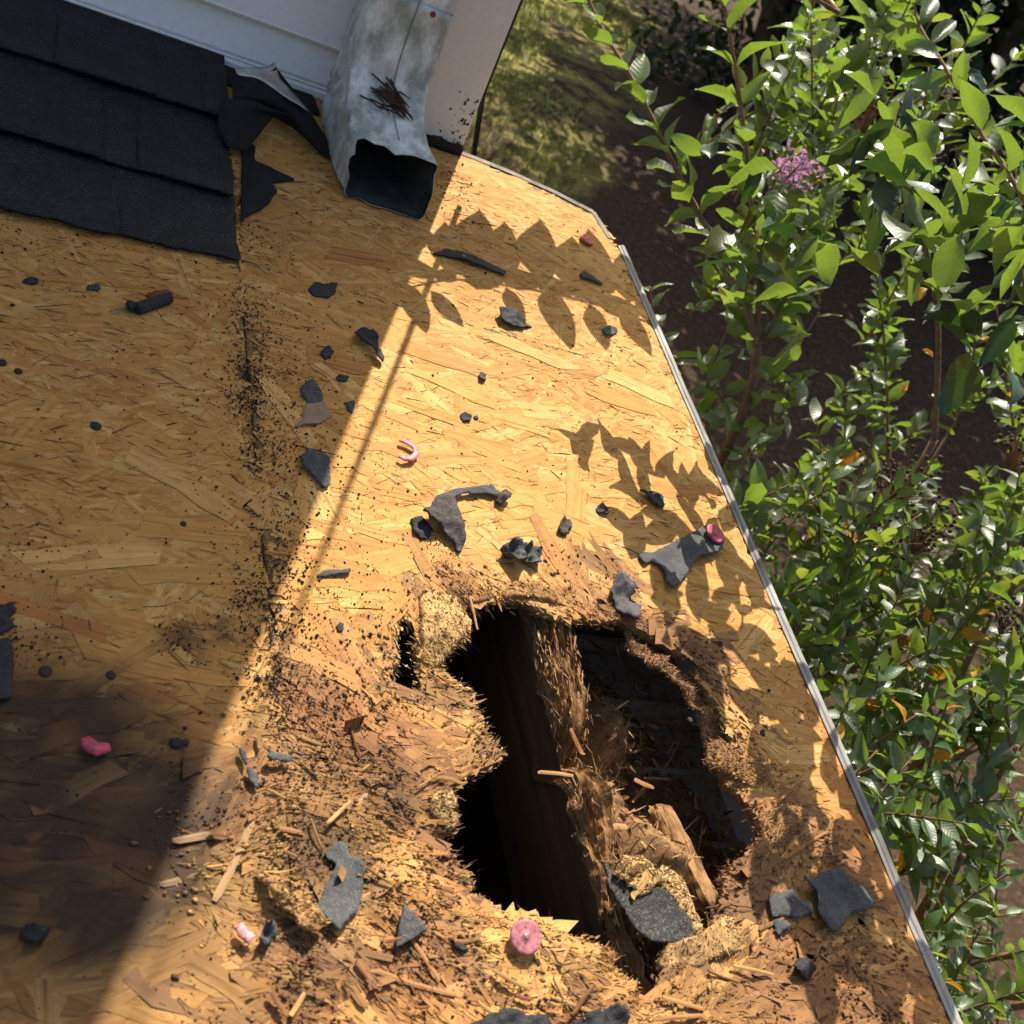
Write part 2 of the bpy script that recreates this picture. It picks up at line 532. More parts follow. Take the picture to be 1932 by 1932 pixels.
def deckcol(x, y):
    n = len(x)
    c = np.tile(np.array([.30, .17, .07]), (n, 1))
    r, d = rotf(x, y)[:, None], darkf(x, y)[:, None]
    v = fbm(x * 120, y * 120, 71)[:, None]
    c = c * (1 - r) + (np.array([.20, .10, .045]) * (1 - v) + np.array([.46, .29, .12]) * v) * r
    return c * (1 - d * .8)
roof = tag(empty('porch_roof', ROOF.copy()), 'low porch roof stripped to rotted strand board with a large hole', 'roof', kind='thing')
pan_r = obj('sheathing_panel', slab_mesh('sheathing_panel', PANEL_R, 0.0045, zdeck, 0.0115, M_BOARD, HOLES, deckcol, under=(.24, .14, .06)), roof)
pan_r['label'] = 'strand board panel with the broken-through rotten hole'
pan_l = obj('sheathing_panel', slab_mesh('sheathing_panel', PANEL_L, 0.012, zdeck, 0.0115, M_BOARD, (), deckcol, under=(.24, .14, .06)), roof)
pan_l['label'] = 'strand board panel left of the seam in house shade'

# ---- pressed strands: every flake of the board's face, with its own outline, tilt and grain
def flake_mesh(name, x, y, ang, L, Wd, z0, lift, tint, seed, clipx=None, surf=zdeck):
    g = np.random.default_rng(seed)
    n, K = len(x), 5
    t = np.linspace(-.5, .5, K)
    ca, sa = np.cos(ang), np.sin(ang)
    V = np.zeros((n, K, 2, 3))
    U = np.zeros((n, K, 2, 2))
    bow = g.normal(0, .012, n) * L
    skew = g.normal(0, .5, (n, 2)) * Wd[:, None]
    tilt = g.normal(0, .014, n)
    end = g.choice([-1, 1], n)
    r0 = g.random((n, 2)) * 50
    for i in range(K):
        w = Wd * (0.5 + .10 * g.normal(size=n)) * (1.0 if 0 < i < K - 1 else .80 + .3 * g.random(n))
        for j, s in enumerate((-1, 1)):
            along = t[i] * L + (skew[:, 0 if i == 0 else 1] * s * .5 if i in (0, K - 1) else 0)
            acr = s * w + bow * (t[i] * t[i] * 4 - .5)
            V[:, i, j, 0] = x + ca * along - sa * acr
            V[:, i, j, 1] = y + sa * along + ca * acr
            e = np.clip(t[i] * end * 2, 0, 1)
            V[:, i, j, 2] = z0 + s * w * tilt + lift * e * e
            U[:, i, j, 0] = along + r0[:, 0]
            U[:, i, j, 1] = s * w + r0[:, 1]
    V[..., 2] += surf(V[..., 0].ravel(), V[..., 1].ravel()).reshape(V.shape[:-1])
    if clipx is not None:
        V[..., 0] = np.clip(V[..., 0], *clipx)
    b = (np.arange(n) * K * 2)[:, None, None]
    q = np.array([[2 * i, 2 * i + 2, 2 * i + 3, 2 * i + 1] for i in range(K - 1)])[None]
    F = (b + q).reshape(-1, 4)
    T = np.repeat(tint, K * 2, 0)
    vx = V.reshape(-1, 3)
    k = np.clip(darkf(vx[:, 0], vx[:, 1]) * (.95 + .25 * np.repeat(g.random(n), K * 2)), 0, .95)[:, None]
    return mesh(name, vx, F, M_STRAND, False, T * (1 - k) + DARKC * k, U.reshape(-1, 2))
def make_flakes(n, seed, big=1.0):
    g = np.random.default_rng(seed)
    x = g.uniform(-.80, RAKE, n)
    y = g.uniform(-1.45, .02, n)
    # rotten wood breaks into many more, finer strands
    ex, ey = g.uniform(-.56, RAKE, n), g.uniform(-1.42, -.66, n)
    k = g.random(n) < rotf(ex, ey) - .15
    x, y = np.concatenate([x, ex[k]]), np.concatenate([y, ey[k]])
    n = len(x)
    r = rotf(x, y)
    ang = g.normal(0.02, .42, n)
    m = g.random(n) < .22
    ang[m] = g.uniform(0, math.pi, m.sum())
    rr = r > .3
    ang[rr] = angf(x[rr], y[rr]) + g.normal(0, .30, rr.sum())
    L = np.clip(g.normal(.060, .024, n), .016, .13) * big * (1 - .45 * r)
    Wd = np.clip(g.gamma(2.6, .0031, n), .0025, .024) * big * (1 - .74 * r * (g.random(n) < .85))
    ca, sa = np.cos(ang) * L / 2, np.sin(ang) * L / 2
    ok = np.ones(n, bool)
    top = np.interp(x, [-.8, 0, TOPR[3][0], RAKE], [.02, -.004, TOPR[3][1] - .004, TOPR[4][1] - .004])
    for k in (-1, -.5, 0, .5, 1):
        qx, qy = x + ca * k, y + sa * k
        for H in HOLES:
            ok &= ~(inpoly(qx, qy, H) & (pdist(qx, qy, H) > (.004 if abs(k) == 1 else .001)))
        ok &= qx < RAKE + .001
        ok &= ~((qx > 0) & (qy > np.interp(qx, [0, TOPR[3][0], RAKE], [0, TOPR[3][1], TOPR[4][1]])))
        side = np.sign(qx - SEAM)
        ok &= (side == np.sign(x - SEAM)) | (np.abs(qx - SEAM) < .0015)
    ok &= y + np.abs(sa) < top
    x, y, ang, L, Wd, r = x[ok], y[ok], ang[ok], L[ok], Wd[ok], r[ok]
    n = len(x)
    z0 = g.uniform(.0006, .0012, n) + r * g.uniform(0, .0010, n)
    lift = np.where(g.random(n) < .07 * r + .01, g.gamma(2, .0014, n) * (r + .12), 0)
    return x, y, ang, L, Wd, z0, lift, woodtint(x, y, seed + 1, n)
A = make_flakes(33000, 21)
for pan, m in ((pan_r, A[0] > SEAM), (pan_l, A[0] <= SEAM)):
    # the strands that show largest are picked apart, the rest is one mass
    px_d = np.hypot(A[0][m] - CAMR[0], A[1][m] - CAMR[1])
    score = A[3][m] * A[4][m] * (1 + A[5][m] * 300) / (px_d + .3) ** 2
    inview = (A[1][m] < -.06) & (A[1][m] > -1.2) & (A[0][m] > -.56)
    order = np.argsort(-score * inview)
    idx = np.nonzero(m)[0]
    single = np.zeros(len(A[0]), bool)
    single[idx[order[:150]]] = True
    rest = m & ~single
    o = obj('wood_strands', flake_mesh('wood_strands', *[a[rest] for a in A], seed=31), pan)
    o['kind'] = 'stuff'
    for i in np.nonzero(single)[0]:
        a = [v[i:i + 1].copy() for v in A]
        a[5] = a[5] + .0006
        obj('wood_strand', flake_mesh('wood_strand', *a, seed=1000 + int(i)), pan)

# ---- torn fibres round the hole and over the rotten wood
def fibre_mesh(name, P, D, L, Wd, tint, seed, curl=.35):
    g = np.random.default_rng(seed)
    n = len(P)
    D = D / (np.linalg.norm(D, axis=1)[:, None] + 1e-9)
    R = g.normal(size=(n, 3))
    S = np.cross(D, R)
    S /= np.linalg.norm(S, axis=1)[:, None] + 1e-9
    C = np.cross(D, S)
    c = g.normal(0, curl, n)
    V = np.zeros((n, 6, 3))
    U = np.zeros((n, 6, 2))
    for i, (t, w) in enumerate(((0, .8), (.55, 1.0), (1.0, .25))):
        p = P + D * (L * t)[:, None] + C * (L * c * t * t)[:, None]
        V[:, 2 * i] = p - S * (Wd * w / 2)[:, None]
        V[:, 2 * i + 1] = p + S * (Wd * w / 2)[:, None]
        U[:, 2 * i, 0] = U[:, 2 * i + 1, 0] = L * t
        U[:, 2 * i + 1, 1] = Wd * w
    U += (g.random((n, 1, 2)) * 40)
    b = (np.arange(n) * 6)[:, None, None]
    F = (b + np.array([[0, 2, 3, 1], [2, 4, 5, 3]])[None]).reshape(-1, 4)
    return mesh(name, V.reshape(-1, 3), F, M_STRAND, False, np.repeat(tint, 6, 0), U.reshape(-1, 2))
FIB_LIGHT = np.array([[.66, .47, .20], [.60, .40, .16], [.50, .31, .12], [.42, .23, .09], [.27, .13, .06]])
FIB_BROWN = np.array([[.40, .23, .10], [.30, .16, .075], [.20, .10, .05], [.13, .07, .04], [.50, .32, .14]])
def fibcol(n, g, pal, w=None):
    return pal[g.choice(len(pal), n, p=w)] * (0.7 + .6 * g.random(n))[:, None]
def rim_fibres(n, seed):
    g = np.random.default_rng(seed)
    H = np.concatenate([HOLE, SLIT])
    NX = []
    for P in (HOLE, SLIT):
        T = np.roll(P, -1, 0) - np.roll(P, 1, 0)
        nn = np.stack([T[:, 1], -T[:, 0]], 1)
        nn /= np.linalg.norm(nn, axis=1)[:, None] + 1e-9
        q = P + nn * .002
        s = np.where(inpoly(q[:, 0], q[:, 1], P), 1, -1)
        NX.append(nn * s[:, None])
    NX = np.concatenate(NX)                                  # points into the hole
    i = g.integers(0, len(H), n)
    back = np.abs(g.normal(0, .008, n)) - .001
    x, y = H[i, 0] - NX[i, 0] * back + g.normal(0, .003, n), H[i, 1] - NX[i, 1] * back + g.normal(0, .003, n)
    z = zdeck(x, y) + g.uniform(-.011, .0012, n) * (back < .003) + g.uniform(0, .0015, n)
    a = angf(x, y) + g.normal(0, .35, n)
    dx, dy = np.cos(a), np.sin(a)
    flip = np.sign(dx * NX[i, 0] + dy * NX[i, 1])
    D = np.stack([dx * flip, dy * flip, g.normal(.0, .28, n)], 1)
    L = g.gamma(1.3, .0020, n) + .0008
    Wd = g.gamma(1.2, .00060, n) + .0002
    # paler where it has torn fresh on the lower left, browner on the right lip
    lit = (sstep(.0, -.10, x) * .6 + .1) * sstep(.40, .55, fbm(x * 25, y * 25, 55))
    c = rotcol(x, y) * (.7 + .4 * g.random(n))[:, None]
    c = c * (1 - lit[:, None]) + fibcol(n, g, FIB_LIGHT[:3]) * lit[:, None]
    return np.stack([x, y, z], 1), D, L, Wd, c
P_, D_, L_, W_, C_ = rim_fibres(13000, 51)
o = obj('torn_fibres', fibre_mesh('torn_fibres', P_, D_, L_, W_, C_, 52), pan_r)
o['kind'] = 'stuff'
o['label'] = 'frayed pale wood fibres round the torn edge of the hole'
def field_fibres(n, seed):
    g = np.random.default_rng(seed)
    x, y = g.uniform(-.56, RAKE, n), g.uniform(-1.4, -.62, n)
    r = rotf(x, y)
    keep = (g.random(n) < .75 * r ** 1.6 * sstep(.35, .6, fbm(x * 30, y * 30, 63))) & ~inpoly(x, y, HOLE) & ~inpoly(x, y, SLIT)
    x, y = x[keep], y[keep]
    n = len(x)
    a = angf(x, y) + g.normal(0, .45, n)
    D = np.stack([np.cos(a), np.sin(a), g.normal(.02, .08, n)], 1)
    z = zdeck(x, y) + g.uniform(.0012, .0034, n)
    L = g.gamma(1.8, .0028, n) + .001
    Wd = g.gamma(1.6, .00035, n) + .0002
    c = rotcol(x, y) * (.62 + .42 * g.random(n))[:, None]
    return np.stack([x, y, z], 1), D, L, Wd, c
P_, D_, L_, W_, C_ = field_fibres(60000, 61)
o = obj('loose_fibres', fibre_mesh('loose_fibres', P_, D_, L_, W_, C_, 62, .2), pan_r)
o['kind'] = 'stuff'
o['label'] = 'short rotten wood fibres strewn over the board below the hole'

# ---- torn lips of board standing at the hole
def fibrous_piece(name, pts, step, zf, thick, seed, nfib, pal, parent, core=(.34, .19, .08), label=None, L=.007, spread=.5):
    P = ragged(rpl(pts), .004, .0025, seed, 90)
    def colf(x, y):
        v = fbm(x * 130, y * 130, seed + 3)[:, None]
        return np.array(core) * (.5 + v)
    o = obj(name, slab_mesh(name, P, step, zf, thick, M_BOARD, (), colf), parent)
    if label: o['label'] = label
    g = np.random.default_rng(seed)
    lo, hi = P.min(0), P.max(0)
    x, y = g.uniform(lo[0], hi[0], nfib * 3), g.uniform(lo[1], hi[1], nfib * 3)
    k = inpoly(x, y, P)
    x, y = x[k][:nfib], y[k][:nfib]
    # a third of the fibres hang on the border
    j = g.integers(0, len(P), len(x))
    b = g.random(len(x)) < .45
    x, y = np.where(b, P[j, 0], x), np.where(b, P[j, 1], y)
    n = len(x)
    z = zf(x, y) + np.where(b, -g.random(n) * thick, 0) + .0004
    a = angf(x, y) + g.normal(0, .5, n) + g.choice([0, math.pi], n)
    D = np.stack([np.cos(a), np.sin(a), g.normal(.08, spread * .5, n)], 1)
    f = obj('torn_fibres', fibre_mesh('torn_fibres', np.stack([x, y, z], 1), D, g.gamma(1.8, L / 6.5, n) + .0007, g.gamma(1.6, .0004, n) + .0002, fibcol(n, g, pal) * .45 + rotcol(x, y) * .5, seed + 1), o)
    f['kind'] = 'stuff'
    return o
def lump(cx, cy, r, h, base=0.0, s=0, rough=.004):
    q = rp(cx, cy)
    return lambda x, y: base + h * sstep(1.0, 0.1, np.hypot(x - q[0], y - q[1]) / r) + rough * (fbm(x * 70, y * 70, s) - .5)
fibrous_piece('torn_board_flap', z5((310, 430), (380, 408), (455, 440), (505, 540), (470, 600), (410, 680), (365, 725), (325, 690), (305, 600)), .003, lump(830, 1190, .05, .012, .001, 5), .010, 201, 1500, FIB_LIGHT, pan_r, (.50, .32, .13), 'curled frayed flap of board at the upper left of the hole')
fibrous_piece('torn_board_flap', z5((350, 1150), (400, 1075), (525, 1000), (533, 1060), (500, 1130), (430, 1192), (392, 1215)), .003, lump(855, 1445, .03, .004, -.010, 6), .008, 211, 500, FIB_BROWN, pan_r, (.36, .25, .11), 'underside of the split lip on the left of the hole')
fibrous_piece('torn_board_flap', z5((1140, 552), (1250, 632), (1350, 705), (1430, 800), (1490, 885), (1540, 975), (1570, 1090), (1545, 1105), (1490, 1010), (1440, 910), (1385, 820), (1320, 740), (1235, 680), (1165, 610)), .003, lump(1290, 1300, .05, .004, -.009, 7, .020), .004, 221, 5200, FIB_BROWN, pan_r, (.25, .13, .06), 'long brown split strip along the right lip of the hole')
fibrous_piece('torn_board_flap', z5((1440, 1020), (1500, 1000), (1580, 1090), (1700, 1080), (1760, 1130), (1700, 1200), (1620, 1190), (1540, 1150), (1450, 1090)), .003, lump(1400, 1450, .05, .006, .001, 8, .006), .006, 231, 2200, FIB_BROWN, pan_r, (.28, .145, .06), 'reddish brown peeled layer on the right edge of the hole')
fibrous_piece('torn_board_flap', z5((1640, 1310), (1720, 1270), (1830, 1260), (1810, 1350), (1740, 1420), (1690, 1430)), .003, lump(1480, 1560, .04, .008, .002, 9, .006), .006, 241, 1600, FIB_BROWN, pan_r, (.30, .165, .07), 'crumbling layer of board right of the hole')
fibrous_piece('torn_board_flap', [(872, 1128), (930, 1108), (1010, 1104), (1075, 1112), (1135, 1150), (1140, 1168), (1080, 1152), (1030, 1140), (990, 1130), (930, 1128), (880, 1138)], .003, lump(1010, 1120, .05, .006, .001, 10, .006), .012, 251, 900, FIB_BROWN, pan_r, (.36, .19, .07), 'crumbly brown upper edge of the hole')
fibrous_piece('torn_board_flap', z5((1290, 1810), (1400, 1790), (1500, 1700), (1600, 1760), (1560, 1840), (1420, 1900), (1300, 1930), (1270, 1890)), .003, lump(1330, 1770, .06, .010, .000, 12, .006), .010, 261, 900, FIB_LIGHT, pan_r, (.42, .26, .11), 'shredded pale board below the hole on the right')
fibrous_piece('torn_board_flap', z5((420, 1200), (440, 1290), (455, 1320), (430, 1360), (380, 1330), (340, 1280), (350, 1220)), .003, lump(835, 1520, .03, .008, .001, 13, .005), .010, 271, 500, FIB_LIGHT, pan_r, (.55, .37, .15), 'pale frayed tongue of board on the left lip')

# ---- loose chips and splinters that can be told apart
def chip(px0, px1, w, h0, h1, tint, seed, name='wood_splinter'):
    w = w * .62
    a, b = rp(*px0, h0), rp(*px1, h1)
    d = b - a
    L = np.linalg.norm(d)
    g = np.random.default_rng(seed)
    P = np.array([a])
    me = MB()
    u = Vector(d).normalized()
    s = u.cross(Vector((0, 0, 1))).normalized()
    v = s.cross(u)
    rings = []
    for t, k in ((0, .6), (.08, .95), (.5, 1), (.9, .85), (1, .5)):
        c = Vector(a) + Vector(d) * t + v * (g.normal() * .0006) + s * (g.normal() * w * .12)
        rings.append([c + s * w * .5 * k + v * .0004, c + v * .0009 * k + s * w * .1, c - s * w * .5 * k + v * .0003, c - s * w * .45 * k - v * .0006, c + s * w * .45 * k - v * .0006])
    me.loft(rings)
    V = np.array([tuple(p) for p in me.v])
    uv = np.stack([(V - a) @ (d / L) + g.random() * 30, (V - a) @ np.array(s) + V[:, 2] + g.random() * 30], 1)
    return mesh(name, me.v, me.f, M_STRAND, False, np.tile(np.array(tint) * np.array([.72, .62, .56]) * (.7 + .4 * g.random()), (len(V), 1)), uv)
SPLINTERS = [((886, 1124), (901, 1188), .004, .003, -.006, (.62, .42, .18)), ((640, 1560), (700, 1490), .006, .003, .004, (.50, .36, .20)), ((440, 1570), (325, 1590), .009, .003, .004, (.48, .36, .22)),
             ((405, 1700), (480, 1545), .009, .003, .003, (.50, .36, .20)), ((640, 1490), (700, 1440), .004, .006, .003, (.52, .33, .13)), ((560, 1390), (640, 1420), .004, .004, .003, (.44, .30, .16)),
             ((1015, 1458), (1092, 1466), .006, -.026, -.024, (.60, .42, .18)), ((1040, 1880), (1130, 1915), .005, .006, .005, (.58, .38, .15)), ((770, 1760), (830, 1850), .005, .006, .006, (.46, .26, .11)),
             ((700, 1830), (860, 1880), .006, .006, .006, (.44, .25, .10)), ((620, 1800), (690, 1900), .010, .004, .004, (.40, .22, .09)), ((380, 1650), (300, 1670), .008, .003, .002, (.36, .27, .17)),
             ((1075, 1375), (1100, 1425), .008, -.022, -.030, (.44, .24, .10)), ((1480, 1620), (1560, 1570), .005, .006, .004, (.44, .24, .09)), ((1250, 1880), (1330, 1905), .006, .006, .006, (.50, .32, .13)),
             ((1380, 1820), (1460, 1840), .005, .008, .006, (.52, .35, .14)), ((520, 1520), (560, 1480), .004, .004, .004, (.55, .38, .18)), ((930, 1830), (1000, 1870), .005, .008, .006, (.56, .37, .15)),
             ((570, 1745), (500, 1780), .005, .004, .003, (.46, .33, .18)), ((900, 1890), (960, 1925), .005, .008, .006, (.56, .37, .15)), ((1230, 1925), (1330, 1915), .006, .008, .006, (.44, .24, .10))]
for k, s in enumerate(SPLINTERS):
    obj('wood_splinter', chip(*s, seed=300 + k), pan_r)
g_ = np.random.default_rng(77)
k = 0
while k < 26:
    px, py = g_.uniform(440, 1560), g_.uniform(1330, 1925)
    q = rp(px, py)
    if inpoly(q[0], q[1], HOLE) or pdist(np.array([q[0]]), np.array([q[1]]), HOLE)[0] < .012 or rotf(np.array([q[0]]), np.array([q[1]]))[0] < g_.random():
        continue
    a = g_.normal(-.25, .8)
    l = g_.uniform(25, 75)
    e = (px + l * math.cos(a), py - l * math.sin(a))
    obj('wood_splinter', chip((px, py), e, g_.uniform(.0025, .006), g_.uniform(.005, .010), g_.uniform(.004, .009), FIB_LIGHT[g_.integers(0, 4)] if g_.random() < .6 else FIB_BROWN[g_.integers(0, 2)], 500 + k), pan_r)
    k += 1

# ---- under the deck: rafter, soffit, fascia and what has fallen in
def timber(name):
    m, nt, b = mat(name)
    a = N(nt, 'ShaderNodeAttribute', attribute_name='tint')
    t = tex(nt, 'ShaderNodeTexNoise', mapping(nt, coords(nt), (1, .09, 1)), 420.0, 5, .65)
    t2 = tex(nt, 'ShaderNodeTexNoise', mapping(nt, coords(nt), (1, .2, 1)), 90.0, 5, .65)
    r = ramp(nt, t.outputs[0], [(.30, (.30, .24, .18)), (.48, (.9, .88, .84)), (.68, (1.25, 1.22, 1.15))])
    r2 = ramp(nt, t2.outputs[0], [(.34, (.35, .28, .22)), (.52, (1, 1, 1))])
    nt.links.new(mix(nt, mix(nt, a.outputs[0], r.outputs[0], 1, 'MULTIPLY'), r2.outputs[0], .85, 'MULTIPLY'), b.inputs['Base Color'])
    b.inputs['Roughness'].default_value = .9
    b.inputs['Specular IOR Level'].default_value = .15
    n1 = bump(nt, b, t.outputs[0], .9, .002)
    bump(nt, b, t2.outputs[0], .8, .006, n1)
    return m
M_RAFTER = timber('rotten_timber')
M_PLANED = plain('planed_timber', (.15, .078, .034), .9, .15, 0, 70, .5, 1.15, .3, .001, (1, .05, 1))
def rafter_mesh(name, x0, x1, y0, y1, topf, bottom, seed, lit=(.32, .175, .075)):
    ys = np.concatenate([np.linspace(y0, -1.2, 20), np.linspace(-1.197, -.74, 230), np.linspace(-.72, y1, 20)])
    us = list(np.linspace(0, 1, 26))
    V, col = [], []
    n = len(us)
    for y in ys:
        r = sstep(-.70, -.80, y)
        for i, u in enumerate(us):
            x = x0 + (x1 - x0) * u
            jag = .55 * (fbm(x * 120, y * 9, seed, 3) - .5) + .75 * (vnoise(x * 420, y * 22, seed + 9) - .5) + .25 * (vnoise(x * 900, y * 60, seed + 11) - .5)
            z = topf(x, y) + r * .038 * jag - r * .012 * (abs(u - .5) * 2) ** 3
            V.append((x + r * (.016 * (fbm(u * 2.5, y * 22, seed + 2) - .5) + .006 * (fbm(u * 5, y * 90, seed + 3) - .5)), y, z))
            v = .40 + 1.0 * fbm(x * 260, y * 30, seed + 4)
            col.append(np.array(lit) * v)
        for i, (xx, zz) in enumerate(((x1, bottom * .5), (x1, bottom), (x0, bottom), (x0, bottom * .75), (x0, bottom * .45), (x0, bottom * .2))):
            V.append((xx + .0012 * (fbm(zz * 60, y * 8, seed + 7) - .5), y, zz))
            col.append(np.array((.52, .30, .14)) * (.75 + .4 * fbm(zz * 60, y * 5, seed + 6)))
    k = n + 6
    F = []
    for i in range(len(ys) - 1):
        for j in range(k):
            F.append((i * k + j, (i + 1) * k + j, (i + 1) * k + (j + 1) % k, i * k + (j + 1) % k))
    F += [tuple(range(k)), tuple(reversed([(len(ys) - 1) * k + j for j in range(k)]))]
    me = mesh(name, V, F, M_RAFTER, False, np.array(col))
    me.materials.append(M_PLANED)
    side = np.array([0 if (i % k) < n - 1 else 1 for i in range(len(F))], np.int32)
    me.polygons.foreach_set('material_index', side)
    return me
def raftop(x, y):
    z = -.0135
    z -= .040 * math.exp(-((y + .935) / .022) ** 2) * (1 if True else 0)
    z -= .012 * float(sstep(-.95, -1.02, y))
    z -= .006 * float(sstep(-.80, -.86, y))
    return z
raf = obj('rafter', rafter_mesh('rafter', -.074, -.032, -1.6, .3, raftop, -.155, 5), roof)
raf['label'] = 'rotten timber rafter crossing the hole'
g_ = np.random.default_rng(81)
n_ = 3000
y_ = g_.uniform(-1.17, -.79, n_)
x_ = g_.uniform(-.074, -.032, n_)
z_ = np.array([raftop(a, b) for a, b in zip(x_, y_)]) + g_.normal(0, .004, n_)
D_ = np.stack([g_.normal(0, .22, n_), -np.ones(n_) * g_.choice([-1, 1], n_), g_.normal(.05, .22, n_)], 1)
fr = obj('torn_fibres', fibre_mesh('torn_fibres', np.stack([x_, y_, z_], 1), D_, g_.gamma(2.0, .003, n_) + .001, g_.gamma(2, .0003, n_) + .0002, fibcol(n_, g_, FIB_BROWN), 82, .2), raf)
fr['kind'] = 'stuff'
obj('rafter', rafter_mesh('rafter', -.505, -.46, -1.6, .3, lambda x, y: -.0135, -.155, 9), roof)
M_DARKWOOD = plain('old_framing', (.07, .042, .024), .9, .2, 0, 14, .6, 1.2, .3, .002, (1, 8, 1))
M_WHITE = plain('aged_white_vinyl', (.40, .34, .26), .5, .4, 0, 30, .75, 1.05)
mb = MB(); mb.box((-.27, -.62, -.39), (.52, 2.0, .02)); mb.box((-.28, .36, -.21), (.54, .04, .36)); mb.box((-.535, -.62, -.2), (.02, 2.0, .36)); mb.box((-.054, -.62, -.27), (.02, 2.0, .22))
obj('porch_ceiling_board', mb.me('porch_ceiling_board', M_DARKWOOD), roof)
mb = MB(); mb.box((.228, -.86, -.095), (.026, 1.50, .150))
obj('fascia_board', mb.me('fascia_board', plain('white_fascia', (.60, .60, .57), .6, .3, 0, 12, .7, 1.05)), roof)
mb = MB(); mb.box((-.40, -1.61, -.20), (1.5, .02, .37)); mb.box((.09, -.082, -.085), (.26, .012, .142)); 
obj('eave_board', mb.me('eave_board', M_DARKWOOD), roof)
for k in range(17):
    y = -1.54 + k * .083
    mb = MB()
    prof = [(0, -.150), (.060, -.150), (.065, -.140), (.072, -.140), (.077, -.150), (.0835, -.1505)]
    mb.loft([[Vector((x, y + a, b)) for a, b in prof] + [Vector((x, y + a, b - .003)) for a, b in reversed(prof)] for x in (-.034, .214)])
    obj('soffit_panel', mb.me('soffit_panel', M_WHITE), roof)
# crumbled wood lying on the soffit, right of the rafter
def heapz(x, y):
    a = rp(1180, 1560, -.06)
    b = rp(1230, 1700, -.03)
    c = rp(1150, 1380, -.09)
    z = -.142 + .085 * sstep(1, .1, np.hypot((x - a[0]) / .055, (y - a[1]) / .12)) + .110 * sstep(1, .1, np.hypot((x - b[0]) / .085, (y - b[1]) / .10)) + .07 * sstep(1, .1, np.hypot((x - c[0]) / .05, (y - c[1]) / .09))
    return z + .022 * (fbm(x * 40, y * 40, 41) - .5) + .010 * (fbm(x * 140, y * 140, 42) - .5)
heap = obj('wood_crumble_heap', slab_mesh('wood_crumble_heap', np.array([(-.034, -1.28), (.20, -1.28), (.20, -1.05), (.16, -.90), (.10, -.78), (-.034, -.74)]), .004, heapz, .01, M_BOARD, (),
           lambda x, y: np.array([.26, .145, .065]) * (.4 + 1.1 * fbm(x * 120, y * 120, 44))[:, None]), roof)
heap['label'] = 'heap of crumbled rotten wood fallen beside the rafter'
g_ = np.random.default_rng(91)
n_ = 5500
x_, y_ = g_.uniform(-.034, .20, n_), g_.uniform(-1.25, -.70, n_)
D_ = np.stack([g_.normal(0, 1, n_), g_.normal(0, 1, n_), g_.normal(.2, .4, n_)], 1)
f = obj('torn_fibres', fibre_mesh('torn_fibres', np.stack([x_, y_, heapz(x_, y_) + .001], 1), D_, g_.gamma(1.6, .005, n_) + .002, g_.gamma(1.5, .0009, n_) + .0003,
        np.where((g_.random(n_) < .35)[:, None], fibcol(n_, g_, FIB_LIGHT), fibcol(n_, g_, FIB_BROWN)), 92), heap)
f['kind'] = 'stuff'
for k in range(46):
    px, py = g_.uniform(1100, 1300), g_.uniform(1420, 1780)
    q = rp(px, py, -.05)
    hz = float(heapz(np.array([q[0]]), np.array([q[1]]))[0])
    a = g_.uniform(0, math.pi)
    l = g_.uniform(18, 60)
    obj('wood_splinter', chip((px, py), (px + l * math.cos(a), py + l * math.sin(a)), g_.uniform(.004, .010), hz + .012, hz + .010, FIB_LIGHT[g_.integers(0, 4)] if g_.random() < .5 else FIB_BROWN[g_.integers(0, 3)], 700 + k), heap)
# the long broken stick of rotten lath across the right of the hole
def stick_mesh(name, p0, p1, h0, h1, w, t, seed, lit=(.34, .19, .085)):
    a, b = Vector(rp(*p0, h0)), Vector(rp(*p1, h1))
    d = b - a
    u = d.normalized(); s = u.cross(Vector((0, 0, 1))).normalized(); v = s.cross(u)
    rings, col = [], []
    K, m = 60, 14
    for i in range(K):
        f = i / (K - 1)
        ring = []
        for j in range(m):
            q = 2 * math.pi * j / m
            cs, sn = math.cos(q), math.sin(q)
            e = (abs(cs) ** 4 + abs(sn) ** 4) ** -.25
            n = float(fbm(j * 1.3, f * 5, seed, 3)) - .5
            end = min(1, .5 + 6 * min(f, 1 - f) + n * 1.2)
            ring.append(a + d * (f + .06 * n * (abs(f - .5) * 2) ** 4) + s * (cs * e * w / 2 * (1 + .45 * n) * end) + v * (sn * e * t / 2 * (1 + .5 * n) * end))
            col.append(np.array(lit) * (.35 + 1.3 * float(fbm(j * 2.1, f * 9, seed + 3, 3))))
        rings.append(ring)
    me = MB(); me.loft(rings)
    return mesh(name, me.v, me.f, M_RAFTER, False, np.array(col))
st = obj('broken_lath', stick_mesh('broken_lath', (1238, 1522), (1345, 1722), -.030, -.016, .021, .020, 15), roof)
st['label'] = 'splintered brown lath lying in the hole right of the rafter'

# ---- white drip edge down the rake
M_DRIP = plain('weathered_white_metal', (.30, .29, .265), .6, .3, 0, 30, .30, 1.3, .25, .001, (1, .3, 1))
ys = np.linspace(TOPR[4][1] - .012, -1.62, 60)
rings = []
for i, y in enumerate(ys):
    w = .0016 * float(fbm(y * 9, 3.1, 17) - .5) * 2
    zz = .0020 + .0012 * float(fbm(y * 7, 9.0, 18))
    x = RAKE - .006 + w
    rings.append([Vector((x + a, y, zz + b)) for a, b in ((0, 0), (.0035, .0006), (.0050, .0020), (.0075, .0026), (.0105, .0020), (.0115, .0), (.0115, -.038), (.0105, -.038), (.0102, -.002), (.006, .0003), (.0030, -.0012), (0, -.001))])
mb = MB(); mb.loft(rings)
o = obj('drip_edge', mb.me('drip_edge', M_DRIP), roof)
o['label'] = 'weathered white metal drip edge along the rake'
mb = MB()
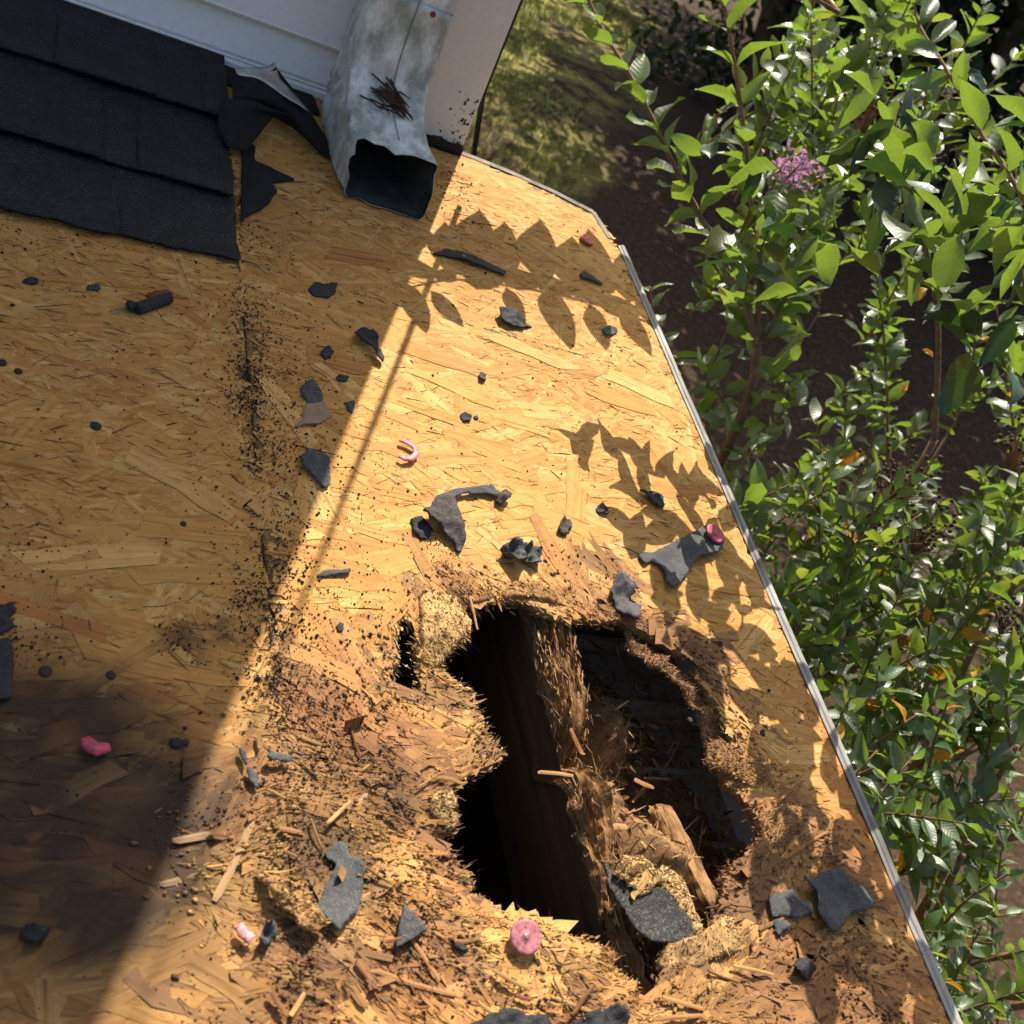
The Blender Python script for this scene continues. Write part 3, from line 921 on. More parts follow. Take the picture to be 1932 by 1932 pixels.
q = [Vector((*p, .0)) for p in TOPR]
for a, b in zip(q[:-1], q[1:]):
    d = (b - a).normalized(); nrm = Vector((-d.y, d.x, 0))
    mb.loft([[p + nrm * u + Vector((0, 0, w)) for u, w in ((-.004, .0022), (.004, .003), (.0055, -.02), (.0045, -.02), (.003, .0), (-.004, .0015))] for p in (a, b)])
obj('edge_flashing', mb.me('edge_flashing', plain('dull_flashing', (.20, .17, .14), .7, .25, 0, 40, .4, 1.3)), roof)

# ---- fine dark slivers and gaps between the strands
def slivers(n, seed):
    g = np.random.default_rng(seed)
    x, y = g.uniform(-.62, RAKE - .006, n), g.uniform(-1.3, -.06, n)
    top = np.interp(x, [0, TOPR[3][0], RAKE], [0, TOPR[3][1], TOPR[4][1]]) - .01
    ok = ~inpoly(x, y, HOLE) & ~inpoly(x, y, SLIT) & (y < top) & (fbm(x * 9, y * 9, 350) > .38)
    x, y = x[ok], y[ok]
    n = len(x)
    a = g.normal(.02, .5, n)
    D = np.stack([np.cos(a), np.sin(a), np.zeros(n)], 1)
    return fibre_mesh('dark_slivers', np.stack([x, y, zdeck(x, y) + .0016], 1), D, g.gamma(1.6, .006, n) + .002, g.gamma(1.5, .00022, n) + .00018, np.array([.16, .08, .035]) * g.uniform(.35, 1.3, n)[:, None], seed, .08)
for pan_, s_ in ((pan_r, 351),):
    o = obj('dark_slivers', slivers(9000, s_), pan_)
    o['kind'] = 'stuff'

# ---- granules shed from the shingles: dense along the seam and in drifts
M_GRIT = plain('black_granules', (.014, .013, .013), .7, .4)
def grit(n, seed):
    g = np.random.default_rng(seed)
    k = n // 3
    xs = [np.concatenate([g.normal(SEAM + .012, .020, k), g.normal(SEAM + .045, .05, k), g.uniform(-.56, RAKE - .01, k)])]
    yy = [np.concatenate([g.uniform(-1.0, -.42, k), g.uniform(-1.1, -.45, k), g.uniform(-1.2, -.1, k)])]
    for px, py, r, m in ((465, 760, .012, 420), (470, 700, .010, 260), (500, 850, .018, 260), (520, 1060, .016, 300), (480, 1130, .014, 300), (515, 1290, .016, 300), (520, 1190, .014, 260), (845, 340, .020, 200), (870, 410, .02, 90), (490, 460, .02, 200),
                         (530, 1330, .018, 220), (820, 1040, .02, 160), (770, 1280, .016, 220), (30, 1210, .016, 220), (60, 1050, .03, 130), (560, 1160, .05, 320), (700, 1160, .06, 260), (640, 1440, .03, 250), (600, 1600, .03, 350), (690, 1640, .02, 150), (560, 1720, .02, 200), (330, 1200, .01, 80),
                         (770, 1790, .01, 120), (1000, 1900, .02, 200), (40, 450, .03, 120), (700, 840, .05, 120), (480, 620, .02, 120), (10, 1000, .03, 60)):
        q = rp(px, py)
        xs.append(g.normal(q[0], r, m)); yy.append(g.normal(q[1], r, m))
    x, y = np.concatenate(xs), np.concatenate(yy)
    ok = (x < RAKE - .004) & ~inpoly(x, y, HOLE) & ~inpoly(x, y, SLIT) & (y < -.02)
    x, y = x[ok], y[ok]
    n = len(x)
    s = g.gamma(1.8, .00022, n) + .00028
    s = np.minimum(s, .0022)
    z = zdeck(x, y) + .0016 + s * .4 + rotf(x, y) * .002
    O = np.array([(1, 0, 0), (-1, 0, 0), (0, 1, 0), (0, -1, 0), (0, 0, 1), (0, 0, -1)], float)
    V = O[None] * s[:, None, None] * g.uniform(.55, 1.35, (n, 6, 1))
    a = g.uniform(0, 6.28, n)
    c, sn = np.cos(a)[:, None], np.sin(a)[:, None]
    V = np.stack([V[..., 0] * c - V[..., 1] * sn, V[..., 0] * sn + V[..., 1] * c, V[..., 2]], -1) + np.stack([x, y, z], 1)[:, None]
    T = np.array([(0, 2, 4), (2, 1, 4), (1, 3, 4), (3, 0, 4), (2, 0, 5), (1, 2, 5), (3, 1, 5), (0, 3, 5)])
    F = ((np.arange(n) * 6)[:, None, None] + T[None]).reshape(-1, 3)
    return mesh('shingle_granules', V.reshape(-1, 3), F, M_GRIT)
def crumbs(n, seed):
    g = np.random.default_rng(seed)
    x, y = g.uniform(-.56, RAKE - .004, n), g.uniform(-1.4, -.62, n)
    ok = (g.random(n) < rotf(x, y) ** 1.3 * sstep(.36, .6, fbm(x * 24, y * 24, 371))) & ~inpoly(x, y, HOLE) & ~inpoly(x, y, SLIT)
    x, y = x[ok], y[ok]
    n = len(x)
    s = np.minimum(g.gamma(1.4, .00036, n) + .00025, .0018)
    O = np.array([(1, 0, 0), (-1, 0, 0), (0, 1, 0), (0, -1, 0), (0, 0, 1), (0, 0, -1)], float)
    V = O[None] * s[:, None, None] * g.uniform(.5, 1.5, (n, 6, 1)) * np.array([1, 1, .7])
    a = angf(x, y)
    V[..., 0] *= 1.6
    c, sn = np.cos(a)[:, None], np.sin(a)[:, None]
    V = np.stack([V[..., 0] * c - V[..., 1] * sn, V[..., 0] * sn + V[..., 1] * c, V[..., 2]], -1) + np.stack([x, y, zdeck(x, y) + .0022 + s * .3], 1)[:, None]
    T = np.array([(0, 2, 4), (2, 1, 4), (1, 3, 4), (3, 0, 4), (2, 0, 5), (1, 2, 5), (3, 1, 5), (0, 3, 5)])
    F = ((np.arange(n) * 6)[:, None, None] + T[None]).reshape(-1, 3)
    return mesh('wood_crumbs', V.reshape(-1, 3), F, M_BOARD, False, np.repeat(rotcol(x, y) * g.uniform(.40, 1.0, n)[:, None], 6, 0))
o = obj('wood_crumbs', crumbs(60000, 372), pan_r)
o['kind'] = 'stuff'
o = obj('shingle_granules', grit(4800, 101), None, ROOF.copy())
tag(o, 'black shingle granules scattered over the bare board', 'granules', kind='stuff')
# ================================================================== the house wall
def weathered_white(name, c, streak=.3, rough=.45, grime=(.35, .37, .33), nscale=9.0, lo=.35, stretch=(1, 1, .35)):
    m, nt, b = mat(name)
    co = coords(nt)
    t = tex(nt, 'ShaderNodeTexNoise', mapping(nt, co, stretch), nscale, 7, 0.65)
    t2 = tex(nt, 'ShaderNodeTexNoise', co, 140.0, 3, 0.6)
    r = ramp(nt, t.outputs[0], [(lo, grime), (lo + .25, c), (.9, tuple(x * 1.04 for x in c))])
    c1 = mix(nt, c, r.outputs[0], streak)
    r2 = ramp(nt, t2.outputs[0], [(.3, (.86, .86, .86)), (.5, (1, 1, 1))])
    nt.links.new(mix(nt, c1, r2.outputs[0], .6, 'MULTIPLY'), b.inputs['Base Color'])
    b.inputs['Roughness'].default_value = rough
    b.inputs['Specular IOR Level'].default_value = .4
    return m, nt, b, t2
M_SIDING, nt_, b_, _t = weathered_white('white_siding', (.90, .90, .89), .25, .42, (.72, .73, .73), 5.0, .4, (.3, 1, 2))
_w = tex(nt_, 'ShaderNodeTexNoise', mapping(nt_, coords(nt_), (3.0, 1, 180)), 1.0, 3, .5, .4)     # embossed wood grain along the board
bump(nt_, b_, _w.outputs[0], .25, .0008)
M_TRIM, nt_, b_, _t = weathered_white('cream_trim', (.82, .80, .73), .5, .5, (.66, .64, .57), 7.0)
wall = tag(empty('house_wall'), 'white sided house wall with cream corner trim standing in shade', 'house wall', kind='thing')
WX0, WX1, YS = -1.6, -.086, .022
def siding(z0, z1, name='siding_board', lip=False):
    """a clapboard: leans out at its lower edge, with a rolled lip"""
    prof = [(YS + .012, z0 - .002), (YS - .001, z0), (YS - .003, z0 + .003), (YS - .002, z0 + .006), (YS + .009, z1 - .002), (YS + .012, z1 + .012), (YS + .016, z1 + .012), (YS + .016, z0)]
    if lip:
        prof = [(YS + .012, z0 - .001), (YS - .006, z0), (YS - .008, z0 + .004), (YS - .008, z1 - .006), (YS - .0045, z1 - .002), (YS - .006, z1), (YS - .001, z1 + .002), (YS + .016, z1 + .002), (YS + .016, z0)]
    mb = MB()
    mb.loft([[Vector((x, a, b)) for a, b in prof] for x in (WX0, WX1)])
    return obj(name, mb.me(name, M_SIDING), wall)
siding(.002, .019, 'starter_strip', True)
z = .0215
first = True
while z < 3.4:
    e = .047 if first else .098
    siding(z, z + e)
    z += e + .0015
    first = False
mb = MB()
mb.box((-.044, .034, 1.73), (.088, .068, 3.44))
for x in (-.0885, ):
    mb.box((x, .02, 1.73), (.004, .03, 3.44))
o = obj('corner_trim', mb.me('corner_trim', M_TRIM), wall)
bv = o.modifiers.new('bevel', 'BEVEL'); bv.width, bv.segments = .004, 2
mb = MB(); mb.box((-.06, 1.9, 1.0), (.06, 3.6, 4.9)); mb.box((-.85, .30, 1.73), (1.5, .5, 3.38))
o = obj('wall_core', mb.me('wall_core', M_TRIM), wall)
# rot and black flecks at the foot of the trim
M_ROT = plain('black_rot', (.025, .018, .014), .9, .2, 0, 60, .5, 1.5, .6, .003)
g_ = np.random.default_rng(5)
mb = MB()
for k in range(46):
    x = -.004 - abs(g_.normal(0, .018)); z = .012 + abs(g_.normal(0, .035))
    r = g_.uniform(.0005, .0018)
    mb.box((x, -.0006, z), (r * g_.uniform(1, 3), .0008, r * g_.uniform(.8, 2)), Matrix.Rotation(g_.uniform(0, 3), 3, 'Y'))
obj('rot_fleck', mb.me('rot_fleck', M_ROT), wall)['kind'] = 'stuff'
# crumbling sill end showing black below the trim
P = ragged(np.array([(-.082, -.012), (-.002, -.012), (.004, .03), (-.08, .04)]), .004, .004, 21, 90)
o = obj('rotted_trim_foot', slab_mesh('rotted_trim_foot', P, .004, lambda x, y: .010 + .012 * (fbm(x * 90, y * 90, 33) - .4), .012, M_ROT), None, ROOF.copy())
tag(o, 'black crumbling rot under the foot of the corner trim', 'rotten wood')

# ---- downspout: a square pipe that elbows out on to the roof
M_SPOUT, nt_, b_, _t = weathered_white('chalky_downspout', (.80, .82, .80), 1.0, .45, (.30, .33, .29), 34.0, .40, (1, 1, .5))
_t3 = tex(nt_, 'ShaderNodeTexNoise', coords(nt_), 60, 4, .6)
bump(nt_, b_, _t3.outputs[0], .12, .002)
M_SPOUTIN = plain('shaded_pipe_inside', (.045, .05, .045), .8, .2, 0, 40, .5, 1.4)  # shade inside the pipe mouth put into a dark colour
sp = tag(empty('downspout', Matrix.Translation((-.16, -.06, 0))), 'chalky white metal downspout elbowed on to the roof by the corner', 'downspout')
SPO = Vector((-.16, -.06, 0))
def ring(xl, xr, yf, zf, yb, zb, r=.0065, k=3, jl=None):
    """section of the pipe: front edge (yf, zf), back edge (yb, zb)"""
    U = Vector((0, yf - yb, zf - zb))
    h = U.length
    u = U.normalized()
    out = []
    for cx, cy, a0 in ((xr - r, h - r, 0), (xl + r, h - r, 90), (xl + r, r, 180), (xr - r, r, 270)):
        for j in range(k + 1):
            a = math.radians(a0 + 90 * j / k)
            out.append((cx + r * math.cos(a), cy + r * math.sin(a)))
    # points between the corners so that the sheet can be dented
    full = []
    n = len(out)
    for i in range(n):
        p, q = out[i], out[(i + 1) % n]
        full.append(p)
        d = math.hypot(q[0] - p[0], q[1] - p[1])
        if d > .02:
            m = 7
            for j in range(1, m):
                full.append((p[0] + (q[0] - p[0]) * j / m, p[1] + (q[1] - p[1]) * j / m))
    return [Vector((x, yb, zb)) + u * v for x, v in full]
def pipe(name, secs, sub, dent, seed, t=.0006, edge=None):
    keys = secs
    rings = []
    for i in range(len(keys) - 1):
        for j in range(sub):
            f = j / sub
            rings.append([a + (b - a) * f for a, b in zip(keys[i], keys[i + 1])])
    rings.append(keys[-1])
    if edge: rings = edge(rings)
    n = len(rings[0])
    V = np.array([[tuple(p) for p in r] for r in rings])
    c = V.mean(1, keepdims=True)
    d = V - c
    L = np.linalg.norm(d, axis=2, keepdims=True)
    amp = dent(V)
    V = V + d / (L + 1e-9) * amp[..., None]
    inner = V - d / (L + 1e-9) * t
    m = len(rings)
    A = np.concatenate([V.reshape(-1, 3), inner.reshape(-1, 3)]) - np.array(SPO)
    F = []
    for i in range(m - 1):
        for j in range(n):
            k = (j + 1) % n
            F.append((i * n + j, i * n + k, (i + 1) * n + k, (i + 1) * n + j))
            b = m * n
            F.append((b + i * n + j, b + (i + 1) * n + j, b + (i + 1) * n + k, b + i * n + k))
    for i in (0, m - 1):
        for j in range(n):
            k = (j + 1) % n
            F.append((i * n + j, m * n + i * n + j, m * n + i * n + k, i * n + k))
    me = mesh(name, A, F, M_SPOUT, True)
    me.materials.append(M_SPOUTIN)
    for i in range(1, 2 * (m - 1) * n, 2):
        me.polygons[i].material_index = 1
    return me
XL, XR = -.216, -.112
S = [ring(XL + .002, XR - .002, -.095, 3.3, -.022, 3.3), ring(XL + .002, XR - .002, -.095, .60, -.022, .60), ring(XL + .002, XR - .002, -.095, .20, -.022, .20), ring(XL + .002, XR - .002, -.095, .172, -.022, .172)]
o = obj('pipe', pipe('pipe', S, 6, lambda V: .0015 * (fbm(V[..., 0] * 20, V[..., 2] * 12, 3) - .5), 1), sp)
E = [ring(XL, XR, -.097, .182, -.020, .182), ring(XL, XR, -.097, .140, -.020, .132), ring(XL, XR, -.0985, .112, -.020, .090), ring(XL, XR, -.103, .090, -.021, .052), ring(XL, XR, -.113, .072, -.026, .018),
     ring(XL, XR, -.130, .057, -.050, -.007), ring(XL + .002, XR + .004, -.152, .046, -.105, -.021), ring(XL + .006, XR + .010, -.174, .036, -.160, -.033), ring(XL + .012, XR + .016, -.186, .029, -.197, -.0395)]
def dent(V):
    x, y, z = V[..., 0], V[..., 1], V[..., 2]
    low = sstep(.12, .04, z)
    left = sstep(XL + .03, XL + .004, x)
    a = .004 * (fbm(x * 30, y * 30 + z * 30, 8) - .5) * (.4 + low)
    a = a + left * low * .0035 * np.sin((z - y) * 420) * sstep(.10, .06, z) * sstep(-.02, .02, z)     # crimps on the inner side
    a = a - .010 * sstep(.03, 0, np.hypot(x - (XL + .03), y + .165)) * (z > 0)                           # dent behind the torn lip
    mouth = sstep(.045, .0, np.abs(y + .19))
    a = a + mouth * .011 * (fbm(x * 45 + 3, z * 45, 19) - .5)
    for zc in (.126, .110):
        a = a + .0014 * np.exp(-((z - zc) / .0022) ** 2) * (y < -.03)
    return a
def tear(rings):
    out = []
    for i, r in enumerate(rings):
        nr = []
        f = max(0, (i - (len(rings) - 7)) / 6)
        for p in r:
            top = p.z > -.005
            back = .020 * (float(fbm(p.x * 70, p.z * 70, 12)) - .5) * f
            if top and p.x < XL + .045:
                back += .010 * f * float(sstep(XL + .045, XL + .015, p.x))
            nr.append(p + Vector((0, back, back * .25)))
        out.append(nr)
    return out
elbow = obj('elbow', pipe('elbow', E, 5, dent, 2, .0006, tear), sp)
elbow['label'] = 'dented elbow with torn open mouth'
# standing seam down the front, screw
mb = MB()
pts = [(-.1605, -.0965, 1.2), (-.1605, -.0965, .19), (-.161, -.0990, .180), (-.161, -.0985, .14), (-.161, -.1000, .112), (-.160, -.1045, .091), (-.159, -.1145, .073), (-.157, -.1315, .058), (-.154, -.153, .0475), (-.151, -.172, .038)]
for a, b in zip(pts[:-1], pts[1:]):
    pass
mb.tube([Vector(p) - SPO for p in pts], .0009, 5)
obj('seam', mb.me('seam', plain('seam_grime', (.20, .25, .21), .6, .4)), sp)
mb = MB(); mb.lathe([(.0001, .0026), (.0022, .0024), (.0034, .0014), (.0038, 0), (.0001, 0)], 12)
o = obj('screw', mb.me('screw', plain('red_screw_head', (.22, .03, .03), .4, .5), True), sp, Matrix.Translation(Vector((-.140, -.0985, .176)) - SPO) @ Matrix.Rotation(math.radians(90), 4, 'X'))
# clump of dead needles and twigs caught on the elbow
g_ = np.random.default_rng(14)
M_TWIG = plain('dead_twig', (.060, .034, .024), .85, .2, 0, 90, .5, 1.6)
tw = tag(empty('twig_clump', Matrix.Translation((-.160, -.112, .085))), 'clump of brown dead twigs and needles lying on the downspout elbow', 'twigs')
def elbowtop(y):
    return float(np.interp(-y, [.097, .0985, .103, .113, .130, .152, .174], [.140, .112, .090, .072, .057, .046, .036]))
for k in range(34):
    c = at(728 + g_.normal(0, 22), 196 + g_.normal(0, 13), 1.36)
    x = c.x; 
    y = float(np.clip(g_.normal(-.124, .006), -.150, -.112))
    x = -.158 + g_.normal(0, .010)
    a = g_.normal(.45, .28)
    l = g_.uniform(.020, .044)
    d = Vector((math.cos(a), -.8 * math.sin(a), 0))
    mb = MB()
    pp = []
    for t in (-.5, 0, .5):
        p = Vector((x, y, 0)) + d * l * t
        p.y = min(p.y, -.106)
        p.z = elbowtop(p.y) + .0025 + .006 * g_.random() * (1 - abs(t))
        pp.append(p - Vector((-.160, -.112, .085)))
    mb.tube(pp, [.0011, .0013, .0005], 5)
    obj('twig', mb.me('twig', M_TWIG), tw)

# ---- black rod past the corner
mb = MB()
mb.tube([at(889, 318, 1.66), at(912, 172, 1.60), at(912, 172, 1.60) + Vector((.002, 0, .4)), at(912, 172, 1.60) + Vector((.004, 0, 2.2))], .0045, 10)
o = obj('cable_conduit', mb.me('cable_conduit', plain('black_plastic', (.02, .02, .022), .5, .4), True))
tag(o, 'thin black conduit hanging beside the house corner', 'conduit')

mb = MB()
mb.tube([Vector((.050, .05, .30)), Vector((.049, .05, .7)), Vector((.048, .05, 1.1)), Vector((.046, .05, 1.6)), Vector((.044, .05, 3.3))], [.0042, .0042, .0034, .0014, .0010], 8)  # unseen cable added above the frame, thinned upward so its cast line fades
o = obj('shadow_cable', mb.me('shadow_cable', plain('black_cable', (.02, .02, .02), .5, .4), True))
tag(o, 'black cable out of view beside the house corner, added for its thin shadow on the board', 'cable')
# ================================================================== shingles left of the seam
SH_R = -.343
def shingle(x0, x1, y0, y1, h, seed, droop=0, thick=.0030, yrag=.0022, mat=None):
    P = ragged(np.array([(x0, y0), (x1, y0 + droop), (x1, y1), (x0, y1)]), .004, yrag * (2.2 if y0 < -.35 else 1), seed, 45)
    def zf(x, y):
        return h + .0035 * sstep(.04, 0, y - y0) + .004 * (fbm(x * 7, y * 12, seed) - .4) + .0012 * (fbm(x * 40, y * 40, seed + 1) - .5)
    o = obj('shingle', slab_mesh('shingle', P, .008, zf, thick, mat or M_SHINGLE), roof)
    return o
ROWS = [(-.400, .0045, [-1.2, -.865, -.468, SH_R]), (-.281, .0085, [-1.2, -.75, -.487, -.445, SH_R - .001]), (-.1315, .0125, [-1.2, -.62, -.430, -.372, SH_R + .001])]
for i, (y0, h, xs) in enumerate(ROWS):
    for j in range(len(xs) - 1):
        dr = (.022 if i == 0 else .0)
        shingle(xs[j] - .003, xs[j + 1] + (.003 if j < len(xs) - 2 else 0), y0 - (.028 if i == 0 and j == 0 else .012 if i == 0 and j == 1 else 0), y0 + .19, h + .0008 * (j % 2), 40 + i * 7 + j, dr * .5 if i == 0 else 0)
# a second, thicker laminate tab on the courses
for x0, x1, y0, h, s in ((-.62, -.487, -.283, .0105, 71), (-.54, -.43, -.1335, .0145, 72)):
    shingle(x0, x1, y0, y0 + .12, h, s)
# felt under the top course, run up to the wall
P = ragged(np.array([(-1.2, -.05), (-.215, -.03), (-.222, .03), (-1.2, .03)]), .006, .002, 85, 60)
obj('felt_strip', slab_mesh('felt_strip', P, .008, lambda x, y: .0035 + .002 * fbm(x * 30, y * 30, 86), .0015, M_FELT), roof)
# torn black felt sticking out right of the shingles
P = ragged(rpl([(455, 270), (480, 280), (478, 310), (512, 322), (556, 344), (512, 352), (520, 365), (512, 380), (490, 402), (462, 414), (452, 430)]), .004, .002, 81, 80)
o = obj('felt_strip', slab_mesh('felt_strip', P, .004, lambda x, y: .0035 + .002 * fbm(x * 30, y * 30, 82), .0015, M_FELT), roof)
o['label'] = 'torn black felt showing beyond the shingle ends'
# curled flap of felt and flashing lifted against the wall
def flap_mesh(name, rows, mat_, t=.0012, seed=3):
    """rows: lists of (px, py, h) from one edge of the sheet to the other"""
    K = 16
    R = []
    for r in rows:
        pts = [Vector(rp(*p)) for p in r]
        ts = np.linspace(0, len(pts) - 1, K)
        R.append([pts[int(min(a, len(pts) - 2))].lerp(pts[int(min(a, len(pts) - 2)) + 1], a - int(min(a, len(pts) - 2))) for a in ts])
    rows2 = []
    M_ = 5
    for i in range(len(R) - 1):
        for j in range(M_):
            rows2.append([a.lerp(b, j / M_) for a, b in zip(R[i], R[i + 1])])
    rows2.append(R[-1])
    V = np.array([[tuple(p) for p in r] for r in rows2])
    V[..., 2] += .003 * (fbm(V[..., 0] * 50, V[..., 1] * 50, seed) - .5)
    V[..., 1] += .003 * (fbm(V[..., 0] * 60, V[..., 1] * 60, seed + 1) - .5)
    m = len(rows2)
    F = []
    for i in range(m - 1):
        for j in range(K - 1):
            F.append((i * K + j, i * K + j + 1, (i + 1) * K + j + 1, (i + 1) * K + j))
    me = mesh(name, V.reshape(-1, 3), F, mat_, True)
    return me
fl = tag(empty('torn_flashing', ROOF.copy()), 'torn black step flashing curled up between the shingles and the downspout', 'flashing')
o = obj('felt_flap', flap_mesh('felt_flap', [[(436, 150, .030), (452, 158, .034), (495, 150, .040), (520, 128, .050)], [(440, 190, .020), (480, 185, .030), (530, 180, .040), (575, 200, .034)],
       [(470, 200, .012), (520, 205, .020), (570, 240, .022), (616, 262, .014)], [(560, 240, .010), (585, 268, .008), (610, 292, .006), (622, 302, .005)]], M_FELT), fl)
sd = o.modifiers.new('solid', 'SOLIDIFY'); sd.thickness = .0014
M_ALU = plain('torn_aluminium', (.62, .63, .64), .28, .6, .85, 60, .6, 1.1, .3, .002)
o = obj('metal_tab', flap_mesh('metal_tab', [[(443, 131, .036), (470, 128, .040), (505, 128, .046), (518, 118, .052)], [(447, 142, .034), (475, 146, .040), (500, 146, .044), (528, 150, .046)], [(470, 148, .034), (495, 150, .040), (545, 190, .042), (584, 212, .034)]], M_ALU), fl)
sd = o.modifiers.new('solid', 'SOLIDIFY'); sd.thickness = .0008
mb = flap_mesh('curled_felt', [[(410, 240, .018), (430, 275, .016), (465, 285, .012)], [(415, 195, .034), (450, 205, .034), (520, 215, .022)], [(430, 185, .036), (480, 190, .036), (560, 225, .026)]], M_FELT)
o = obj('curled_felt', mb, fl)
sd = o.modifiers.new('solid', 'SOLIDIFY'); sd.thickness = .0014
# ================================================================== loose things on the roof
def z4(*p): return [(.4762 * a, 414 + .4762 * b) for a, b in p]
def z7(*p): return [(644 + .381 * a, 368 + .381 * b) for a, b in p]
def zb(*p): return [(.4762 * a, 1196 + .4762 * b) for a, b in p]
def zr(*p): return [(828 + .4762 * a, 1564 + .4762 * b) for a, b in p]
def zc(*p): return [(1177.6 + .14286 * a, 956.8 + .14286 * b) for a, b in p]
def zh(*p): return [(736 + a / 3, 1058 + b / 3) for a, b in p]
def scrap(name, label, cat, pts, h=.004, thick=.003, curl=.004, mat_=None, seed=1, tilt=(0, 0), rag=.0012, group='shingle scraps on the bare board', step=.0019, fold=None, rough=.0007, parent=None):
    """a torn flat piece: outline from its plan, bent and crumpled, lying on the deck"""
    thick *= .45
    h *= .75
    P = ragged(rpl(pts, h), .0016, rag * 1.5, seed, 210)
    c = P.mean(0)
    sz = np.ptp(P, axis=0).max()
    base = float(np.median(zdeck(P[:, 0], P[:, 1]))) if not inpoly(c[0], c[1], HOLE) else 0
    def zf(x, y):
        u, v = (x - c[0]) / sz, (y - c[1]) / sz
        z = base + h + curl * (fbm(u * 2.2 + seed, v * 2.2, seed) - .5) * 2 + tilt[0] * (x - c[0]) + tilt[1] * (y - c[1]) + rough * (fbm(x * 160, y * 160, seed + 2) - .5)
        if fold is not None:
            z = z + fold[2] * np.clip(u * fold[0] + v * fold[1], 0, 1)
        return np.maximum(z, base + thick + .001)
    me = slab_mesh(name, P, step, zf, thick, mat_ or M_SCRAP, off=c)
    o = obj(name, me, parent, roofmat(c[0], c[1], 0) if parent is None else None)
    if parent is None:
        tag(o, label, cat, group)
    if name == 'wood_chunk':
        g = np.random.default_rng(seed)
        x, y = g.uniform(P[:, 0].min(), P[:, 0].max(), 1300), g.uniform(P[:, 1].min(), P[:, 1].max(), 1300)
        k = inpoly(x, y, P)
        x, y = x[k], y[k]
        n = len(x)
        a = angf(x, y) + g.normal(0, .5, n) + g.choice([0, math.pi], n)
        D = np.stack([np.cos(a), np.sin(a), g.normal(.02, .2, n)], 1)
        f = obj('torn_fibres', fibre_mesh('torn_fibres', np.stack([x - c[0], y - c[1], zf(x, y) + .0002], 1), D, g.gamma(1.6, .0013, n) + .0006, g.gamma(1.4, .0005, n) + .0002, fibcol(n, g, FIB_LIGHT[1:]) * .7, seed), o)
        f['kind'] = 'stuff'
    return o
def oval(cx, cy, rx, ry, n=9, seed=0, j=.25, ang=0):
    g = np.random.default_rng(seed)
    out = []
    for k in range(n):
        a = 2 * math.pi * k / n
        r = 1 + g.normal(0, j)
        x, y = rx * r * math.cos(a), ry * r * math.sin(a)
        out.append((cx + x * math.cos(ang) - y * math.sin(ang), cy + x * math.sin(ang) + y * math.cos(ang)))
    return out
S_ = 'shingle_scrap'
scrap(S_, 'small black oval scrap lying below the leftmost shingles', 'scrap', oval(57, 529, 15, 6, seed=1, j=.1), .004, .003, .002, M_SCRAPDARK, 11)
scrap(S_, 'tiny rust-black crumb right of the small oval scrap', 'scrap', oval(178, 542, 11, 7, seed=2), .004, .003, .002, M_SCRAPBROWN, 12)
scrap(S_, 'black ragged rectangle of shingle on the chalk line in shade', 'scrap', z4((1225, 275), (1250, 245), (1290, 255), (1337, 250), (1330, 290), (1300, 310), (1240, 300)), .004, .004, .003, M_SCRAPDARK, 13)
scrap(S_, 'black leaf-shaped scrap with pale upturned tip at the shadow edge', 'scrap', z4((1400, 445), (1435, 428), (1475, 440), (1490, 470), (1500, 515), (1522, 540), (1518, 562), (1490, 545), (1470, 500), (1430, 480)), .010, .003, .010, M_SCRAPDARK, 14)
scrap(S_, 'small black five-sided scrap in the shade', 'scrap', z4((1270, 530), (1285, 505), (1305, 500), (1326, 525), (1310, 545), (1290, 552)), .005, .005, .002, M_SCRAPDARK, 15)
scrap(S_, 'little black crumb just above the two-tone scrap', 'scrap', z4((1332, 625), (1350, 612), (1385, 622), (1372, 640), (1345, 640)), .004, .003, .002, M_SCRAPDARK, 16)
tt = tag(empty('two_tone_scrap', roofmat(*rp(590, 765)[:2])), 'two-tone scrap, black top and tan torn lower half, in shade', 'scrap', 'shingle scraps on the bare board')
def under(o, root):
    o.parent = root
    o.matrix_basis = Matrix.Translation((root.matrix_basis.inverted() @ o.matrix_basis).translation)
    for k in ('label', 'category', 'group'):
        if k in o: del o[k]
    return o
under(scrap('black_layer', '', '', z4((1196, 660), (1215, 640), (1250, 642), (1276, 690), (1278, 718), (1220, 718), (1198, 690)), .006, .003, .003, M_SCRAP, 17), tt)
M_TAN = plain('tan_paper', (.32, .21, .13), .9, .2, 0, 60, .75, 1.1, .3, .001)
under(scrap('tan_layer', '', '', z4((1160, 825), (1195, 790), (1218, 712), (1278, 714), (1322, 772), (1285, 795), (1262, 812), (1210, 812)), .005, .003, .006, M_TAN, 18), tt)
scrap(S_, 'tiny fan-shaped grey scrap on the shadow edge', 'scrap', z4((1365, 722), (1402, 712), (1405, 735), (1400, 770), (1380, 742)), .006, .002, .006, M_SCRAP, 19)
scrap(S_, 'grey pointed wedge of shingle half in shade, left of the sunlit board', 'scrap', z4((1192, 945), (1212, 908), (1250, 920), (1305, 948), (1308, 1052), (1290, 1064), (1240, 1010), (1198, 975)), .008, .004, .006, M_SCRAP, 20)
scrap(S_, 'black broken scrap at the left picture edge, upper one', 'scrap', [(-8, 1140), (26, 1132), (30, 1152), (18, 1166), (30, 1184), (-8, 1194)], .007, .004, .005, M_SCRAPDARK, 21)
scrap(S_, 'blue-black shingle strip at the left picture edge, lower one', 'scrap', [(-12, 1202), (12, 1200), (26, 1212), (23, 1318), (-12, 1320)], .009, .005, .003, M_SCRAPDARK, 22)
